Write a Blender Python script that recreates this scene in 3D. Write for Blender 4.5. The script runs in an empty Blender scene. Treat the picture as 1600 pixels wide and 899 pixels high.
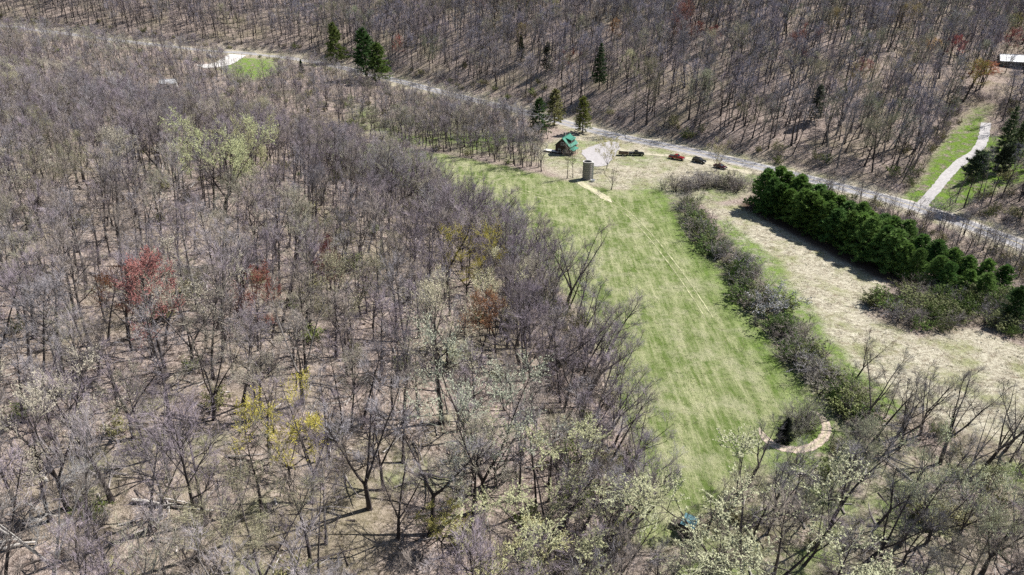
import bpy, math, random
import numpy as np
from mathutils import Vector, Matrix, Euler
R = math.radians
rng = random.Random(7)
S = bpy.context.scene
COL = S.collection

# ------------------------------------------------------------------ camera
CAM_Z, PITCH, FPX, PW, PH = 75.0, R(28.0), 1067.0, 1600.0, 899.0
cam = bpy.data.cameras.new('camera')
cam.sensor_width = 36.0
cam.lens = 36.0 * FPX / PW
cam.clip_start, cam.clip_end = 1.0, 5000.0
camo = bpy.data.objects.new('camera', cam)
COL.objects.link(camo)
camo.location = (0, 0, CAM_Z)
camo.rotation_euler = (math.pi / 2 - PITCH, 0, 0)
S.camera = camo

# ------------------------------------------------------------------ sky, sun, exposure
SUN_EL = R(49)
SH = Vector((-0.90, -0.44, 0)).normalized()          # direction shadows fall on the flat
W = bpy.data.worlds.new('World'); S.world = W; W.use_nodes = True
nt = W.node_tree
sky = nt.nodes.new('ShaderNodeTexSky'); sky.sky_type = 'NISHITA'; sky.sun_disc = False
sky.sun_elevation = SUN_EL; sky.sun_rotation = math.atan2(-SH.x, -SH.y)
bg = nt.nodes['Background']; bg.inputs['Strength'].default_value = 0.06
nt.links.new(sky.outputs['Color'], bg.inputs['Color'])
sl = bpy.data.lights.new('sun', 'SUN'); sl.energy = 5.0; sl.angle = R(0.53); sl.color = (1.0, 0.98, 0.955)
so = bpy.data.objects.new('sun', sl); COL.objects.link(so)
ray_dir = Vector((SH.x * math.cos(SUN_EL), SH.y * math.cos(SUN_EL), -math.sin(SUN_EL)))
so.rotation_euler = ray_dir.to_track_quat('-Z', 'Y').to_euler(); so.location = (0, 200, 300)
S.view_settings.view_transform = 'Standard'; S.view_settings.look = 'None'
S.view_settings.gamma = 1.0; S.view_settings.use_curve_mapping = False
S.view_settings.exposure = 0.76
S.cycles.use_denoising = False
S.cycles.max_bounces = 3; S.cycles.diffuse_bounces = 1; S.cycles.glossy_bounces = 1
S.cycles.use_adaptive_sampling = True

# ------------------------------------------------------------------ terrain
def ss(t): t = np.clip(t, 0, 1); return t * t * (3 - 2 * t)
def hash2(ix, iy, seed):
    n = np.sin(ix * 127.1 + iy * 311.7 + seed * 74.7) * 43758.5453
    return n - np.floor(n)
def vnoise(x, y, seed=0):
    x = np.asarray(x, float); y = np.asarray(y, float)
    ix, iy = np.floor(x), np.floor(y); fx, fy = x - ix, y - iy
    fx = fx * fx * (3 - 2 * fx); fy = fy * fy * (3 - 2 * fy)
    a, b = hash2(ix, iy, seed), hash2(ix + 1, iy, seed)
    c, d = hash2(ix, iy + 1, seed), hash2(ix + 1, iy + 1, seed)
    return (a + (b - a) * fx) * (1 - fy) + (c + (d - c) * fx) * fy - 0.5
def fbm(x, y, seed=0, octv=3):
    v, a = 0, 1.0
    for k in range(octv):
        v = v + a * vnoise(np.asarray(x) * 2 ** k, np.asarray(y) * 2 ** k, seed + k); a *= 0.5
    return v
def ray(px, py):
    dx, dy = (px - PW / 2) / FPX, -(py - PH / 2) / FPX
    return np.array([dx, math.cos(PITCH) + dy * math.sin(PITCH), -math.sin(PITCH) + dy * math.cos(PITCH)])
def valley(x, y): return 20.0 * ss((-np.asarray(x, float) - 70.0) / 320.0)
def march(px, py, hf, tmax=1100.0):
    d = ray(px, py)
    t = np.arange(20.0, tmax, 1.0)
    P = np.array([0, 0, CAM_Z]) + t[:, None] * d
    below = P[:, 2] < hf(P[:, 0], P[:, 1])
    if not below.any(): return P[-1]
    i = int(np.argmax(below)); a, b = t[max(i - 1, 0)], t[i]
    for _ in range(12):
        m = (a + b) / 2; p = np.array([0, 0, CAM_Z]) + m * d
        if p[2] < float(hf(p[0], p[1])): b = m
        else: a = m
    return np.array([0, 0, CAM_Z]) + b * d
def flat(pts): return np.array([march(p[0], p[1], valley)[:2] for p in pts])
def polydist(x, y, pl, signed=False):
    x = np.asarray(x, float); y = np.asarray(y, float)
    best = np.full(x.shape, 1e9); sg = np.zeros(x.shape)
    for (x0, y0), (x1, y1) in zip(pl[:-1], pl[1:]):
        dx, dy = x1 - x0, y1 - y0; L2 = dx * dx + dy * dy + 1e-9
        t = np.clip(((x - x0) * dx + (y - y0) * dy) / L2, 0, 1)
        d = np.hypot(x - (x0 + t * dx), y - (y0 + t * dy))
        c = dx * (y - y0) - dy * (x - x0)
        m = d < best; best = np.where(m, d, best); sg = np.where(m, np.sign(c), sg)
    return best * sg if signed else best
def inpoly(x, y, poly):
    x = np.asarray(x, float); y = np.asarray(y, float); r = np.zeros(x.shape, bool)
    n = len(poly)
    for i in range(n):
        x0, y0 = poly[i]; x1, y1 = poly[(i + 1) % n]
        if y0 == y1: continue
        r ^= ((y0 > y) != (y1 > y)) & (x < (x1 - x0) * (y - y0) / (y1 - y0) + x0)
    return r
def sdpoly(x, y, poly):                                # >0 inside, metres
    d = polydist(x, y, list(poly) + [poly[0]])
    return np.where(inpoly(x, y, poly), d, -d)

road_px = [(1600, 384), (1440, 325), (1300, 289), (1150, 252), (1050, 230), (950, 211), (830, 178), (700, 147), (600, 121), (500, 97), (400, 84), (330, 80), (150, 60), (0, 40)]
ROAD = flat(road_px)
ROAD = np.vstack([[ROAD[0] + (ROAD[0] - ROAD[1]) * 4], ROAD, [ROAD[-1] + (ROAD[-1] - ROAD[-2]) * 2]])
for _ in range(2):                                     # corner-cutting, keeps the ends
    q = [ROAD[0]]
    for a, b in zip(ROAD[:-1], ROAD[1:]): q += [a * .75 + b * .25, a * .25 + b * .75]
    ROAD = np.array(q + [ROAD[-1]])
EDGE = flat([(500, 243), (640, 298), (795, 390), (905, 480), (950, 570), (968, 650), (996, 730), (1005, 780), (992, 860), (960, 960)])
EDGE = np.vstack([[EDGE[0] + np.array([-120, 60])], EDGE, [[5, 20]], [[0, -60]]])
DRAW = np.array([[118, 186], [145, 218], [201, 288], [330, 430], [480, 600]], float)
def h(x, y):
    x = np.asarray(x, float); y = np.asarray(y, float)
    z = valley(x, y)
    d = polydist(x, y, ROAD, True)                     # far side of the road: right hand of its direction
    s = np.maximum(0, -d - 7.0)
    dd = polydist(x, y, DRAW)
    k = 1 - 0.62 * np.exp(-(dd / 55.0) ** 2)
    hill = 85 * (1 - np.exp(-s * 0.46 / 85)) * k
    e = polydist(x, y, EDGE, True)                     # left of the meadow
    q = np.maximum(0, -e - 1.0)
    hl = 24 * (1 - np.exp(-q * 0.42 / 24)) * (1 - 0.8 * ss((y - 130) / 240.0)) * ss((d - 10) / 60.0)
    rough = ss((np.maximum(hill, hl)) / 8.0)
    n = 4.5 * fbm(x / 60.0, y / 60.0, 3) * rough + 0.5 * fbm(x / 9.0, y / 9.0, 9) * rough + 0.25 * fbm(x / 14.0, y / 14.0, 5)
    n = n * ss((np.abs(d) - 6) / 10.0)
    return z + hill + hl + n
_s = polydist(np.array([0.]), np.array([600.]), ROAD, True)[0]
if _s > 0:
    raise RuntimeError('road sign')
_e = polydist(np.array([-60.]), np.array([90.]), EDGE, True)[0]
if _e > 0: raise RuntimeError('edge sign')
def hz(x, y): return float(h(np.array([x]), np.array([y]))[0])
def at(px, py):
    p = march(px, py, h); return Vector((p[0], p[1], hz(p[0], p[1])))
def project(x, y, z):
    x = np.asarray(x, float); y = np.asarray(y, float); z = np.asarray(z, float) - CAM_Z
    dep = y * math.cos(PITCH) - z * math.sin(PITCH)
    up = y * math.sin(PITCH) + z * math.cos(PITCH)
    return PW / 2 + FPX * x / dep, PH / 2 - FPX * up / dep, dep

MEADOW = flat([(480, 212), (540, 218), (640, 232), (700, 243), (800, 262), (900, 287), (960, 296), (1030, 300), (1062, 345), (1100, 400), (1135, 440), (1165, 485), (1200, 530), (1235, 580), (1262, 622), (1300, 668), (1305, 700), (1240, 722), (1160, 745), (1110, 790), (1060, 850), (992, 860), (1005, 780), (996, 730), (968, 650), (950, 570), (905, 480), (795, 390), (640, 298), (500, 243)])
FIELD = flat([(1100, 318), (1170, 322), (1250, 375), (1385, 440), (1352, 490), (1440, 528), (1520, 515), (1650, 560), (1650, 720), (1560, 690), (1470, 660), (1390, 610), (1330, 580), (1290, 540), (1250, 490), (1200, 425), (1130, 352)])
YARD = flat([(835, 232), (900, 205), (960, 214), (1050, 234), (1150, 258), (1190, 275), (1170, 305), (1090, 318), (1030, 300), (960, 296), (900, 287), (850, 262)])
LAWN1 = flat([(1408, 312), (1436, 290), (1458, 260), (1480, 238), (1512, 214), (1528, 212), (1522, 240), (1540, 250), (1620, 240), (1650, 300), (1560, 312), (1480, 330), (1430, 322)])
LAWN2 = flat([(355, 92), (395, 90), (430, 95), (440, 112), (400, 128), (365, 120), (350, 104)])
CREEK = flat([(560, 165), (700, 185), (840, 222), (845, 252), (700, 236), (560, 212)])
STRIP = flat([(1120, 345), (1140, 345), (1215, 410), (1265, 480), (1310, 545), (1360, 590), (1420, 640), (1400, 660), (1320, 605), (1270, 560), (1215, 480), (1160, 400)])
BR_WOOD = flat([(1060, 850), (1110, 790), (1160, 745), (1240, 722), (1305, 690), (1400, 660), (1650, 720), (1700, 1000), (1000, 1000)])

def axis(lo, a, b, hi, st, gmax):
    v = [a]; 
    while v[-1] < b: v.append(v[-1] + st)
    s = st
    while v[-1] < hi: s = min(s * 1.12, gmax); v.append(v[-1] + s)
    s = st; w = [a]
    while w[-1] > lo: s = min(s * 1.12, gmax); w.append(w[-1] - s)
    return np.array(w[:0:-1] + v)
GX = axis(-900, -90, 150, 900, 1.0, 8.0); GY = axis(-60, 45, 260, 1300, 1.0, 8.0)
XX, YY = np.meshgrid(GX, GY)
ZZ = h(XX, YY)
jit = 1.6 * fbm(XX / 5.0, YY / 5.0, 21)
def softmask(poly, w=1.5): return ss(0.5 + (sdpoly(XX, YY, poly) + jit) / (2 * w))
m_mead = softmask(MEADOW); m_field = softmask(FIELD); m_yard = softmask(YARD, 3)
m_lawn = np.maximum(softmask(LAWN1, 2), softmask(LAWN2, 3)); m_creek = softmask(CREEK, 8); m_strip = softmask(STRIP, 1.5)
m_br = softmask(BR_WOOD, 4)
rd = np.abs(polydist(XX, YY, ROAD))
m_verge = ss((9.5 + jit - rd) / 3.0)
meadow_edge_right = ss((9 - np.abs(sdpoly(XX, YY, MEADOW))) / 9.0) * ss((XX - 35) / 8.0)
A_mead = m_mead
A_dry = np.clip(np.maximum.reduce([m_field, m_yard * 0.85, m_verge * 0.8]) * (1 - m_mead), 0, 1)
A_lush = np.clip(np.maximum.reduce([m_lawn, m_creek * np.clip(0.5 + 1.2 * fbm(XX / 14, YY / 14, 31), 0, 1), m_strip * 0.85, meadow_edge_right * 0.75,
                                   m_br * np.clip(0.35 + 1.0 * fbm(XX / 8, YY / 8, 35), 0, 0.8),
                                   m_yard * np.clip(0.1 + 1.2 * fbm(XX / 9, YY / 9, 37), 0, 1)]), 0, 1)
A_lush = np.maximum(A_lush, np.clip(1.3 * fbm(XX / 10, YY / 10, 41) - 0.25, 0, 0.45) * (1 - m_mead) * (1 - m_field) * (YY < 130))
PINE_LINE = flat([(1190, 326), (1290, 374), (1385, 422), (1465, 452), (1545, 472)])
A_duff = ss((7.5 + jit - polydist(XX, YY, PINE_LINE)) / 3.0)  # needle duff, darkened to paint in the pine row's shadow band
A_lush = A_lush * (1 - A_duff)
ny, nx = XX.shape
zone = np.zeros((ny - 1, nx - 1), int)
cm = lambda a: (a[:-1, :-1] + a[1:, 1:]) / 2 > 0.5
zone[cm(m_field)] = 2
zone[cm(m_mead)] = 1

# ------------------------------------------------------------------ node helpers / materials
def mat(name):
    m = bpy.data.materials.new(name); m.use_nodes = True
    b = m.node_tree.nodes['Principled BSDF']; b.inputs['Roughness'].default_value = 0.85
    b.inputs['Specular IOR Level'].default_value = 0.2
    return m, m.node_tree, b
def N(t, typ, **kw):
    n = t.nodes.new(typ)
    for k, v in kw.items():
        if k in n.inputs: n.inputs[k].default_value = v
        else: setattr(n, k, v)
    return n
def mixc(t, f, a, b, blend='MIX'):
    n = t.nodes.new('ShaderNodeMix'); n.data_type = 'RGBA'; n.blend_type = blend
    for s, v in ((n.inputs[0], f), (n.inputs[6], a), (n.inputs[7], b)):
        if hasattr(v, 'is_output'): t.links.new(v, s)
        elif isinstance(v, (int, float)): s.default_value = v
        else: s.default_value = (*v, 1) if len(v) == 3 else v
    return n.outputs[2]
def mth(t, op, a, b=0.0, clamp=False):
    n = t.nodes.new('ShaderNodeMath'); n.operation = op; n.use_clamp = clamp
    for s, v in zip(n.inputs, (a, b)):
        if hasattr(v, 'is_output'): t.links.new(v, s)
        else: s.default_value = v
    return n.outputs[0]
def ramp(t, f, lo, hi): 
    n = N(t, 'ShaderNodeMapRange'); n.clamp = True
    t.links.new(f, n.inputs[0]); n.inputs[1].default_value = lo; n.inputs[2].default_value = hi
    return n.outputs[0]
def noise(t, vec, scale, detail=4.0, rough=0.6):
    n = N(t, 'ShaderNodeTexNoise', Scale=scale, Detail=detail, Roughness=rough)
    t.links.new(vec, n.inputs['Vector']); return n.outputs['Fac']
def stretch(t, vec, sc, rot=0.0):
    n = N(t, 'ShaderNodeMapping'); n.inputs['Scale'].default_value = sc; n.inputs['Rotation'].default_value = (0, 0, rot)
    t.links.new(vec, n.inputs['Vector']); return n.outputs[0]

def ground_material():
    m, t, b = mat('ground_cover')
    P = N(t, 'ShaderNodeTexCoord').outputs['Object']
    at_ = lambda n: N(t, 'ShaderNodeAttribute', attribute_name=n).outputs['Fac']
    fine, mid, big = noise(t, P, 1.5, 4, 0.75), noise(t, P, 0.35, 5, 0.65), noise(t, P, 0.045, 4, 0.6)
    # leaf litter
    lit = mixc(t, ramp(t, fine, 0.37, 0.62), (0.10, 0.072, 0.058), (0.50, 0.405, 0.345))
    lit = mixc(t, mth(t, 'MULTIPLY', ramp(t, mid, 0.44, 0.66), .55), lit, (0.42, 0.335, 0.29))
    lit = mixc(t, mth(t, 'MULTIPLY', ramp(t, mth(t, 'ADD', mth(t, 'MULTIPLY', big, .7), mth(t, 'MULTIPLY', mid, .3)), 0.48, 0.64), 0.55), lit, (0.24, 0.215, 0.12))
    lit = mixc(t, mth(t, 'MULTIPLY', ramp(t, noise(t, P, 0.9, 3), 0.60, 0.72), 0.6), lit, (0.16, 0.11, 0.085))
    # meadow: straw and green in strips along the mowing direction
    sp_ = stretch(t, P, (0.42, 0.075, 1)); sp2 = stretch(t, P, (1.7, 0.10, 1))
    s1, s2 = noise(t, sp_, 1.0, 5, 0.65), noise(t, sp2, 1.0, 4, 0.6)
    g = mth(t, 'ADD', mth(t, 'MULTIPLY', s1, 0.45), mth(t, 'ADD', mth(t, 'MULTIPLY', s2, 0.20), mth(t, 'ADD', mth(t, 'MULTIPLY', mid, 0.20), mth(t, 'MULTIPLY', fine, 0.15))))
    mead = mixc(t, ramp(t, g, 0.44, 0.59), (0.13, 0.176, 0.05), (0.375, 0.375, 0.205))
    mead = mixc(t, mth(t, 'MULTIPLY', ramp(t, noise(t, P, 0.13, 4, 0.7), 0.49, 0.64), 0.5), mead, (0.44, 0.41, 0.27))
    mead = mixc(t, mth(t, 'MULTIPLY', ramp(t, noise(t, stretch(t, P, (1.5, .55, 1)), 1.0, 3, 0.7), 0.57, 0.70), 0.65), mead, (0.07, 0.12, 0.026))
    # dry field
    wv = N(t, 'ShaderNodeVectorMath', operation='ADD'); t.links.new(P, wv.inputs[0])
    wn = N(t, 'ShaderNodeTexNoise', Scale=0.12, Detail=3.0); t.links.new(P, wn.inputs['Vector'])
    ws_ = N(t, 'ShaderNodeVectorMath', operation='SCALE'); ws_.inputs['Scale'].default_value = 14.0; t.links.new(wn.outputs['Color'], ws_.inputs[0]); t.links.new(ws_.outputs[0], wv.inputs[1])
    dn = noise(t, stretch(t, wv.outputs[0], (0.35, 1.5, 1), 0.6), 1.0, 5, 0.7)
    dry = mixc(t, ramp(t, mth(t, 'ADD', mth(t, 'MULTIPLY', dn, .65), mth(t, 'MULTIPLY', fine, .35)), 0.38, 0.58), (0.24, 0.20, 0.14), (0.60, 0.55, 0.42))
    dry = mixc(t, mth(t, 'MULTIPLY', ramp(t, noise(t, P, 0.11, 5, 0.7), 0.47, 0.64), 0.75), dry, (0.25, 0.265, 0.11))
    dry = mixc(t, mth(t, 'MULTIPLY', ramp(t, noise(t, P, 0.45, 5, 0.75), 0.55, 0.68), 0.75), dry, (0.22, 0.165, 0.115))
    lush = mixc(t, ramp(t, mth(t, 'ADD', mth(t, 'MULTIPLY', fine, 0.5), mth(t, 'MULTIPLY', mid, 0.5)), 0.40, 0.60), (0.06, 0.13, 0.018), (0.20, 0.29, 0.06))
    c = mixc(t, at_('dry'), lit, dry); c = mixc(t, at_('mead'), c, mead)
    c = mixc(t, at_('duff'), c, mixc(t, fine, (0.05, 0.035, 0.025), (0.16, 0.11, 0.08)))  # dark needle litter with the pines' shade put into its colour
    lf = mth(t, 'MULTIPLY', at_('lush'), ramp(t, mid, 0.30, 0.55))
    c = mixc(t, lf, c, lush)
    t.links.new(c, b.inputs['Base Color'])
    b.inputs['Roughness'].default_value = 1.0; b.inputs['Specular IOR Level'].default_value = 0.0
    bp = N(t, 'ShaderNodeBump', Strength=0.9, Distance=0.35)
    t.links.new(mth(t, 'ADD', fine, noise(t, P, 7.0, 3)), bp.inputs['Height']); t.links.new(bp.outputs[0], b.inputs['Normal'])
    return m
GROUND = ground_material()

def tint_material(name, sat=0.0, var=0.35, attr='tint', grain=True):
    m, t, b = mat(name)
    a = N(t, 'ShaderNodeAttribute', attribute_name=attr, attribute_type='INSTANCER').outputs['Color']
    oi = N(t, 'ShaderNodeObjectInfo').outputs['Random']
    P = N(t, 'ShaderNodeTexCoord').outputs['Object']
    f = noise(t, P, 0.5, 3)
    k = mth(t, 'ADD', mth(t, 'MULTIPLY', oi, var), 1.0 - var / 2)
    k = mth(t, 'MULTIPLY', k, mth(t, 'ADD', mth(t, 'MULTIPLY', f, 0.9), 0.55))
    vm = N(t, 'ShaderNodeVectorMath', operation='SCALE'); t.links.new(a, vm.inputs[0]); t.links.new(k, vm.inputs['Scale'])
    t.links.new(vm.outputs[0], b.inputs['Base Color'])
    return m
TWIG = tint_material('twig_and_bud')
NEEDLE = tint_material('needle_foliage', var=0.25)
def add_translucent(m, f):
    t = m.node_tree; b = t.nodes['Principled BSDF']; o = t.nodes['Material Output']
    tr = t.nodes.new('ShaderNodeBsdfTranslucent'); mx = t.nodes.new('ShaderNodeMixShader'); mx.inputs[0].default_value = f
    t.links.new(b.inputs['Base Color'].links[0].from_socket, tr.inputs['Color'])
    t.links.new(b.outputs[0], mx.inputs[1]); t.links.new(tr.outputs[0], mx.inputs[2]); t.links.new(mx.outputs[0], o.inputs['Surface'])
add_translucent(NEEDLE, 0.3)
def bark_material():
    m, t, b = mat('bark')
    P = N(t, 'ShaderNodeTexCoord').outputs['Object']
    a = N(t, 'ShaderNodeAttribute', attribute_name='bark', attribute_type='INSTANCER').outputs['Color']
    f = noise(t, stretch(t, P, (6, 6, 0.8)), 1.0, 4)
    k = mth(t, 'ADD', mth(t, 'MULTIPLY', f, 1.2), 0.4)
    vm = N(t, 'ShaderNodeVectorMath', operation='SCALE'); t.links.new(a, vm.inputs[0]); t.links.new(k, vm.inputs['Scale'])
    t.links.new(vm.outputs[0], b.inputs['Base Color']); b.inputs['Roughness'].default_value = 0.95
    bp = N(t, 'ShaderNodeBump', Strength=0.5, Distance=0.05); t.links.new(f, bp.inputs['Height']); t.links.new(bp.outputs[0], b.inputs['Normal'])
    return m
BARK = bark_material()
def plain(name, c, rough=0.7, metal=0.0, spec=0.3, nscale=3.0, amt=0.25, bump=0.0, sc=(1, 1, 1)):
    m, t, b = mat(name)
    P = stretch(t, N(t, 'ShaderNodeTexCoord').outputs['Object'], sc)
    f = noise(t, P, nscale, 5, 0.65)
    lo = tuple(v * (1 - amt) for v in c); hi = tuple(min(1, v * (1 + amt)) for v in c)
    t.links.new(mixc(t, ramp(t, f, 0.3, 0.7), lo, hi), b.inputs['Base Color'])
    b.inputs['Roughness'].default_value = rough; b.inputs['Metallic'].default_value = metal; b.inputs['Specular IOR Level'].default_value = spec
    if bump:
        bp = N(t, 'ShaderNodeBump', Strength=0.6, Distance=bump); t.links.new(f, bp.inputs['Height']); t.links.new(bp.outputs[0], b.inputs['Normal'])
    return m

# ------------------------------------------------------------------ mesh helpers
class MB:
    def __init__(s): s.v, s.f, s.m = [], [], []
    def tube(s, pts, rad, n=5, mi=0, cap=True):
        base = len(s.v); k = len(pts)
        for i, p in enumerate(pts):
            d = (pts[min(i + 1, k - 1)] - pts[max(i - 1, 0)]).normalized()
            u = d.cross(Vector((0.31, 0.95, 0.05))).normalized() if abs(d.y) < 0.95 else d.cross(Vector((1, 0, 0))).normalized()
            w = d.cross(u)
            for j in range(n):
                a = 2 * math.pi * j / n
                s.v.append(p + (u * math.cos(a) + w * math.sin(a)) * rad[i])
        for i in range(k - 1):
            for j in range(n):
                a, b = base + i * n + j, base + i * n + (j + 1) % n
                s.f.append((a, b, b + n, a + n)); s.m.append(mi)
        if cap:
            s.f.append(tuple(base + (k - 1) * n + j for j in range(n))); s.m.append(mi)
    def spike(s, p, q, r, mi=0):
        d = (q - p).normalized(); u = d.orthogonal().normalized(); w = d.cross(u); b = len(s.v)
        for a in (0.3, 2.39, 4.49): s.v.append(p + (u * math.cos(a) + w * math.sin(a)) * r)
        s.v.append(q)
        s.f += [(b, b + 1, b + 3), (b + 1, b + 2, b + 3), (b + 2, b, b + 3)]; s.m += [mi] * 3
    def leaf(s, p, d, size, mi=0, wid=0.5):
        d = d.normalized(); u = d.orthogonal().normalized(); b = len(s.v)
        s.v += [p - u * size * wid, p + u * size * wid, p + d * size]
        s.f.append((b, b + 1, b + 2)); s.m.append(mi)
    def box(s, lo, hi, mi=0, mtx=None):
        b = len(s.v)
        for x in (lo[0], hi[0]):
            for y in (lo[1], hi[1]):
                for z in (lo[2], hi[2]):
                    v = Vector((x, y, z)); s.v.append(mtx @ v if mtx else v)
        for f in ((0, 1, 3, 2), (4, 6, 7, 5), (0, 4, 5, 1), (2, 3, 7, 6), (0, 2, 6, 4), (1, 5, 7, 3)):
            s.f.append(tuple(b + i for i in f)); s.m.append(mi)
    def prism(s, prof, y0, y1, mi=0):                     # profile in x,z extruded along y
        b = len(s.v); n = len(prof)
        for y in (y0, y1):
            for x, z in prof: s.v.append(Vector((x, y, z)))
        s.f.append(tuple(b + i for i in range(n))); s.f.append(tuple(b + n + i for i in reversed(range(n)))); s.m += [mi] * 2
        for i in range(n):
            j = (i + 1) % n; s.f.append((b + j, b + i, b + n + i, b + n + j)); s.m.append(mi)
    def mesh(s, name, mats, only=None, smooth=False):
        me = bpy.data.meshes.new(name)
        if only is None: V, F, M = s.v, s.f, s.m
        else:
            keep = [i for i, k in enumerate(s.m) if k == only]; used = {}; V, F = [], []
            for i in keep:
                g = []
                for x in s.f[i]:
                    if x not in used: used[x] = len(V); V.append(s.v[x])
                    g.append(used[x])
                F.append(g)
            M = [0] * len(F)
        me.from_pydata([tuple(v) for v in V], [], F)
        for x in mats: me.materials.append(x)
        me.polygons.foreach_set('material_index', M)
        if smooth: me.polygons.foreach_set('use_smooth', [True] * len(F))
        me.update(); return me
def link(name, me, parent=None, loc=None, rot=None):
    o = bpy.data.objects.new(name, me); COL.objects.link(o)
    if parent: o.parent = parent
    if loc is not None: o.location = loc
    if rot is not None: o.rotation_euler = rot
    return o
def tag(o, label=None, cat=None, group=None, kind=None):
    if label: o['label'] = label
    if cat: o['category'] = cat
    if group: o['group'] = group
    if kind: o['kind'] = kind
    return o
def empty(name, loc, rot=(0, 0, 0), sc=1.0):
    o = bpy.data.objects.new(name, None); COL.objects.link(o); o.location = loc; o.rotation_euler = rot
    o.scale = (sc, sc, sc) if isinstance(sc, (int, float)) else sc
    o.empty_display_size = 0.2
    return o

# ------------------------------------------------------------------ ground sheets
vid = np.arange(ny * nx).reshape(ny, nx)
quads = np.stack([vid[:-1, :-1], vid[:-1, 1:], vid[1:, 1:], vid[1:, :-1]], -1)
allv = np.stack([XX, YY, ZZ], -1).reshape(-1, 3)
for zi, (nm, lb) in enumerate((('forest_floor', None), ('meadow', None), ('dry_field', None))):
    q = quads[zone == zi].reshape(-1, 4); u, inv = np.unique(q, return_inverse=True)
    me = bpy.data.meshes.new(nm); me.from_pydata(allv[u].tolist(), [], inv.reshape(-1, 4).tolist())
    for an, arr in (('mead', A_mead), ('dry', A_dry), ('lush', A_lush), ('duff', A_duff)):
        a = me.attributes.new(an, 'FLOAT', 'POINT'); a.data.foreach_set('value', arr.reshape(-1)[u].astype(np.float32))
    me.materials.append(GROUND); me.polygons.foreach_set('use_smooth', [True] * len(me.polygons)); me.update()
    tag(link(nm, me), kind='structure')

def resample(pl, step):
    pl = np.asarray(pl, float); seg = np.hypot(*(pl[1:] - pl[:-1]).T); s = np.concatenate([[0], np.cumsum(seg)])
    t = np.arange(0, s[-1], step); return np.stack([np.interp(t, s, pl[:, 0]), np.interp(t, s, pl[:, 1])], -1)
def smooth_line(pl, n=2):
    pl = np.asarray(pl, float)
    for _ in range(n):
        q = [pl[0]]
        for a, b in zip(pl[:-1], pl[1:]): q += [a * .75 + b * .25, a * .25 + b * .75]
        pl = np.array(q + [pl[-1]])
    return pl
def strip(name, line, offs, lift, m, wob=0.0, step=1.5, taper=0):
    p = resample(line, step); d = np.gradient(p, axis=0); d /= np.hypot(d[:, 0], d[:, 1])[:, None] + 1e-9
    nrm = np.stack([-d[:, 1], d[:, 0]], -1); V, F = [], []
    k = len(offs)
    for i in range(len(p)):
        for j, o in enumerate(offs):
            w = wob * (rng.random() - 0.5) if j in (0, k - 1) else 0
            f_ = min(1.0, (min(i, len(p) - 1 - i) + .3) / taper) if taper else 1.0
            x, y = p[i] + nrm[i] * (o + w) * f_; V.append((x, y))
    V = np.array(V); z = h(V[:, 0], V[:, 1]) + lift
    for i in range(len(p) - 1):
        for j in range(k - 1):
            a = i * k + j; F.append((a, a + 1, a + 1 + k, a + k))
    me = bpy.data.meshes.new(name); me.from_pydata(np.column_stack([V, z]).tolist(), [], F); me.materials.append(m); me.update()
    for pg in me.polygons: pg.use_smooth = True
    return link(name, me)
ASPH = plain('asphalt_weathered', (0.27, 0.26, 0.265), 0.9, nscale=0.8, amt=0.22)
GRAVEL = plain('gravel_pale', (0.41, 0.385, 0.37), 0.95, nscale=1.2, amt=0.25, bump=0.05)
SHOULDER = plain('road_shoulder', (0.40, 0.355, 0.29), 0.95, nscale=0.9, amt=0.3)
PAINT = plain('road_paint', (0.75, 0.73, 0.66), 0.7, nscale=2, amt=0.15)
DIRT = plain('bare_dirt', (0.47, 0.38, 0.30), 0.95, nscale=1.5, amt=0.3, bump=0.05)
TRACK = plain('worn_grass', (0.35, 0.345, 0.19), 0.95, nscale=.8, amt=0.5)
tag(strip('road_shoulder', ROAD, (-4.3, -2, 2, 4.3), 0.07, SHOULDER, 0.9), kind='structure')
tag(strip('road', ROAD, (-3.3, 0, 3.3), 0.12, ASPH), kind='structure')
for o_ in (-3.0, 3.0): tag(strip('road_marking', ROAD, (o_ - 0.09, o_ + 0.09), 0.14, PAINT), kind='structure')
tag(strip('road_marking', ROAD, (-0.09, 0.09), 0.14, plain('road_paint_yellow', (0.62, 0.48, 0.16), 0.7, nscale=2, amt=0.2)), kind='structure')
DRIVE = smooth_line([tuple(at(*p)[:2]) for p in ((1434, 326), (1447, 313), (1466, 292), (1484, 268), (1506, 250), (1528, 236), (1538, 214), (1540, 192))])
tag(strip('driveway', DRIVE, (-1.6, 0, 1.6), 0.10, GRAVEL, 0.4), kind='structure')
JUNC = smooth_line([tuple(at(*p)[:2]) for p in ((372, 86), (362, 92), (352, 99), (335, 103), (310, 105))])
tag(strip('gravel_turnoff', JUNC, (-5.0, 0, 5.0), 0.16, plain('gravel_bright', (.56, .53, .49), .95, nscale=1.2, amt=.2), 0.8), kind='structure')
PARK = smooth_line([tuple(at(*p)[:2]) for p in ((950, 226), (985, 240), (1040, 243), (1090, 250), (1140, 264), (1180, 272))])
tag(strip('parking_verge', PARK, (-1.5, 0, 1.5), 0.065, plain('worn_verge', (0.40, 0.36, 0.26), 0.95, nscale=0.9, amt=0.3), 1.2), kind='structure')
loop_c = at(1243, 676)
LOOP = [tuple(at(*p)[:2]) for p in ((1186, 668), (1192, 682), (1206, 695), (1228, 703), (1252, 704), (1274, 697), (1288, 684), (1293, 668), (1286, 653), (1272, 642))]
for w_ in (-0.48, 0.48):
    tag(strip('dirt_track', smooth_line(LOOP), (w_ - 0.24, w_, w_ + 0.24), 0.06, DIRT, 0.2, 0.6, 5), kind='structure')
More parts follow.
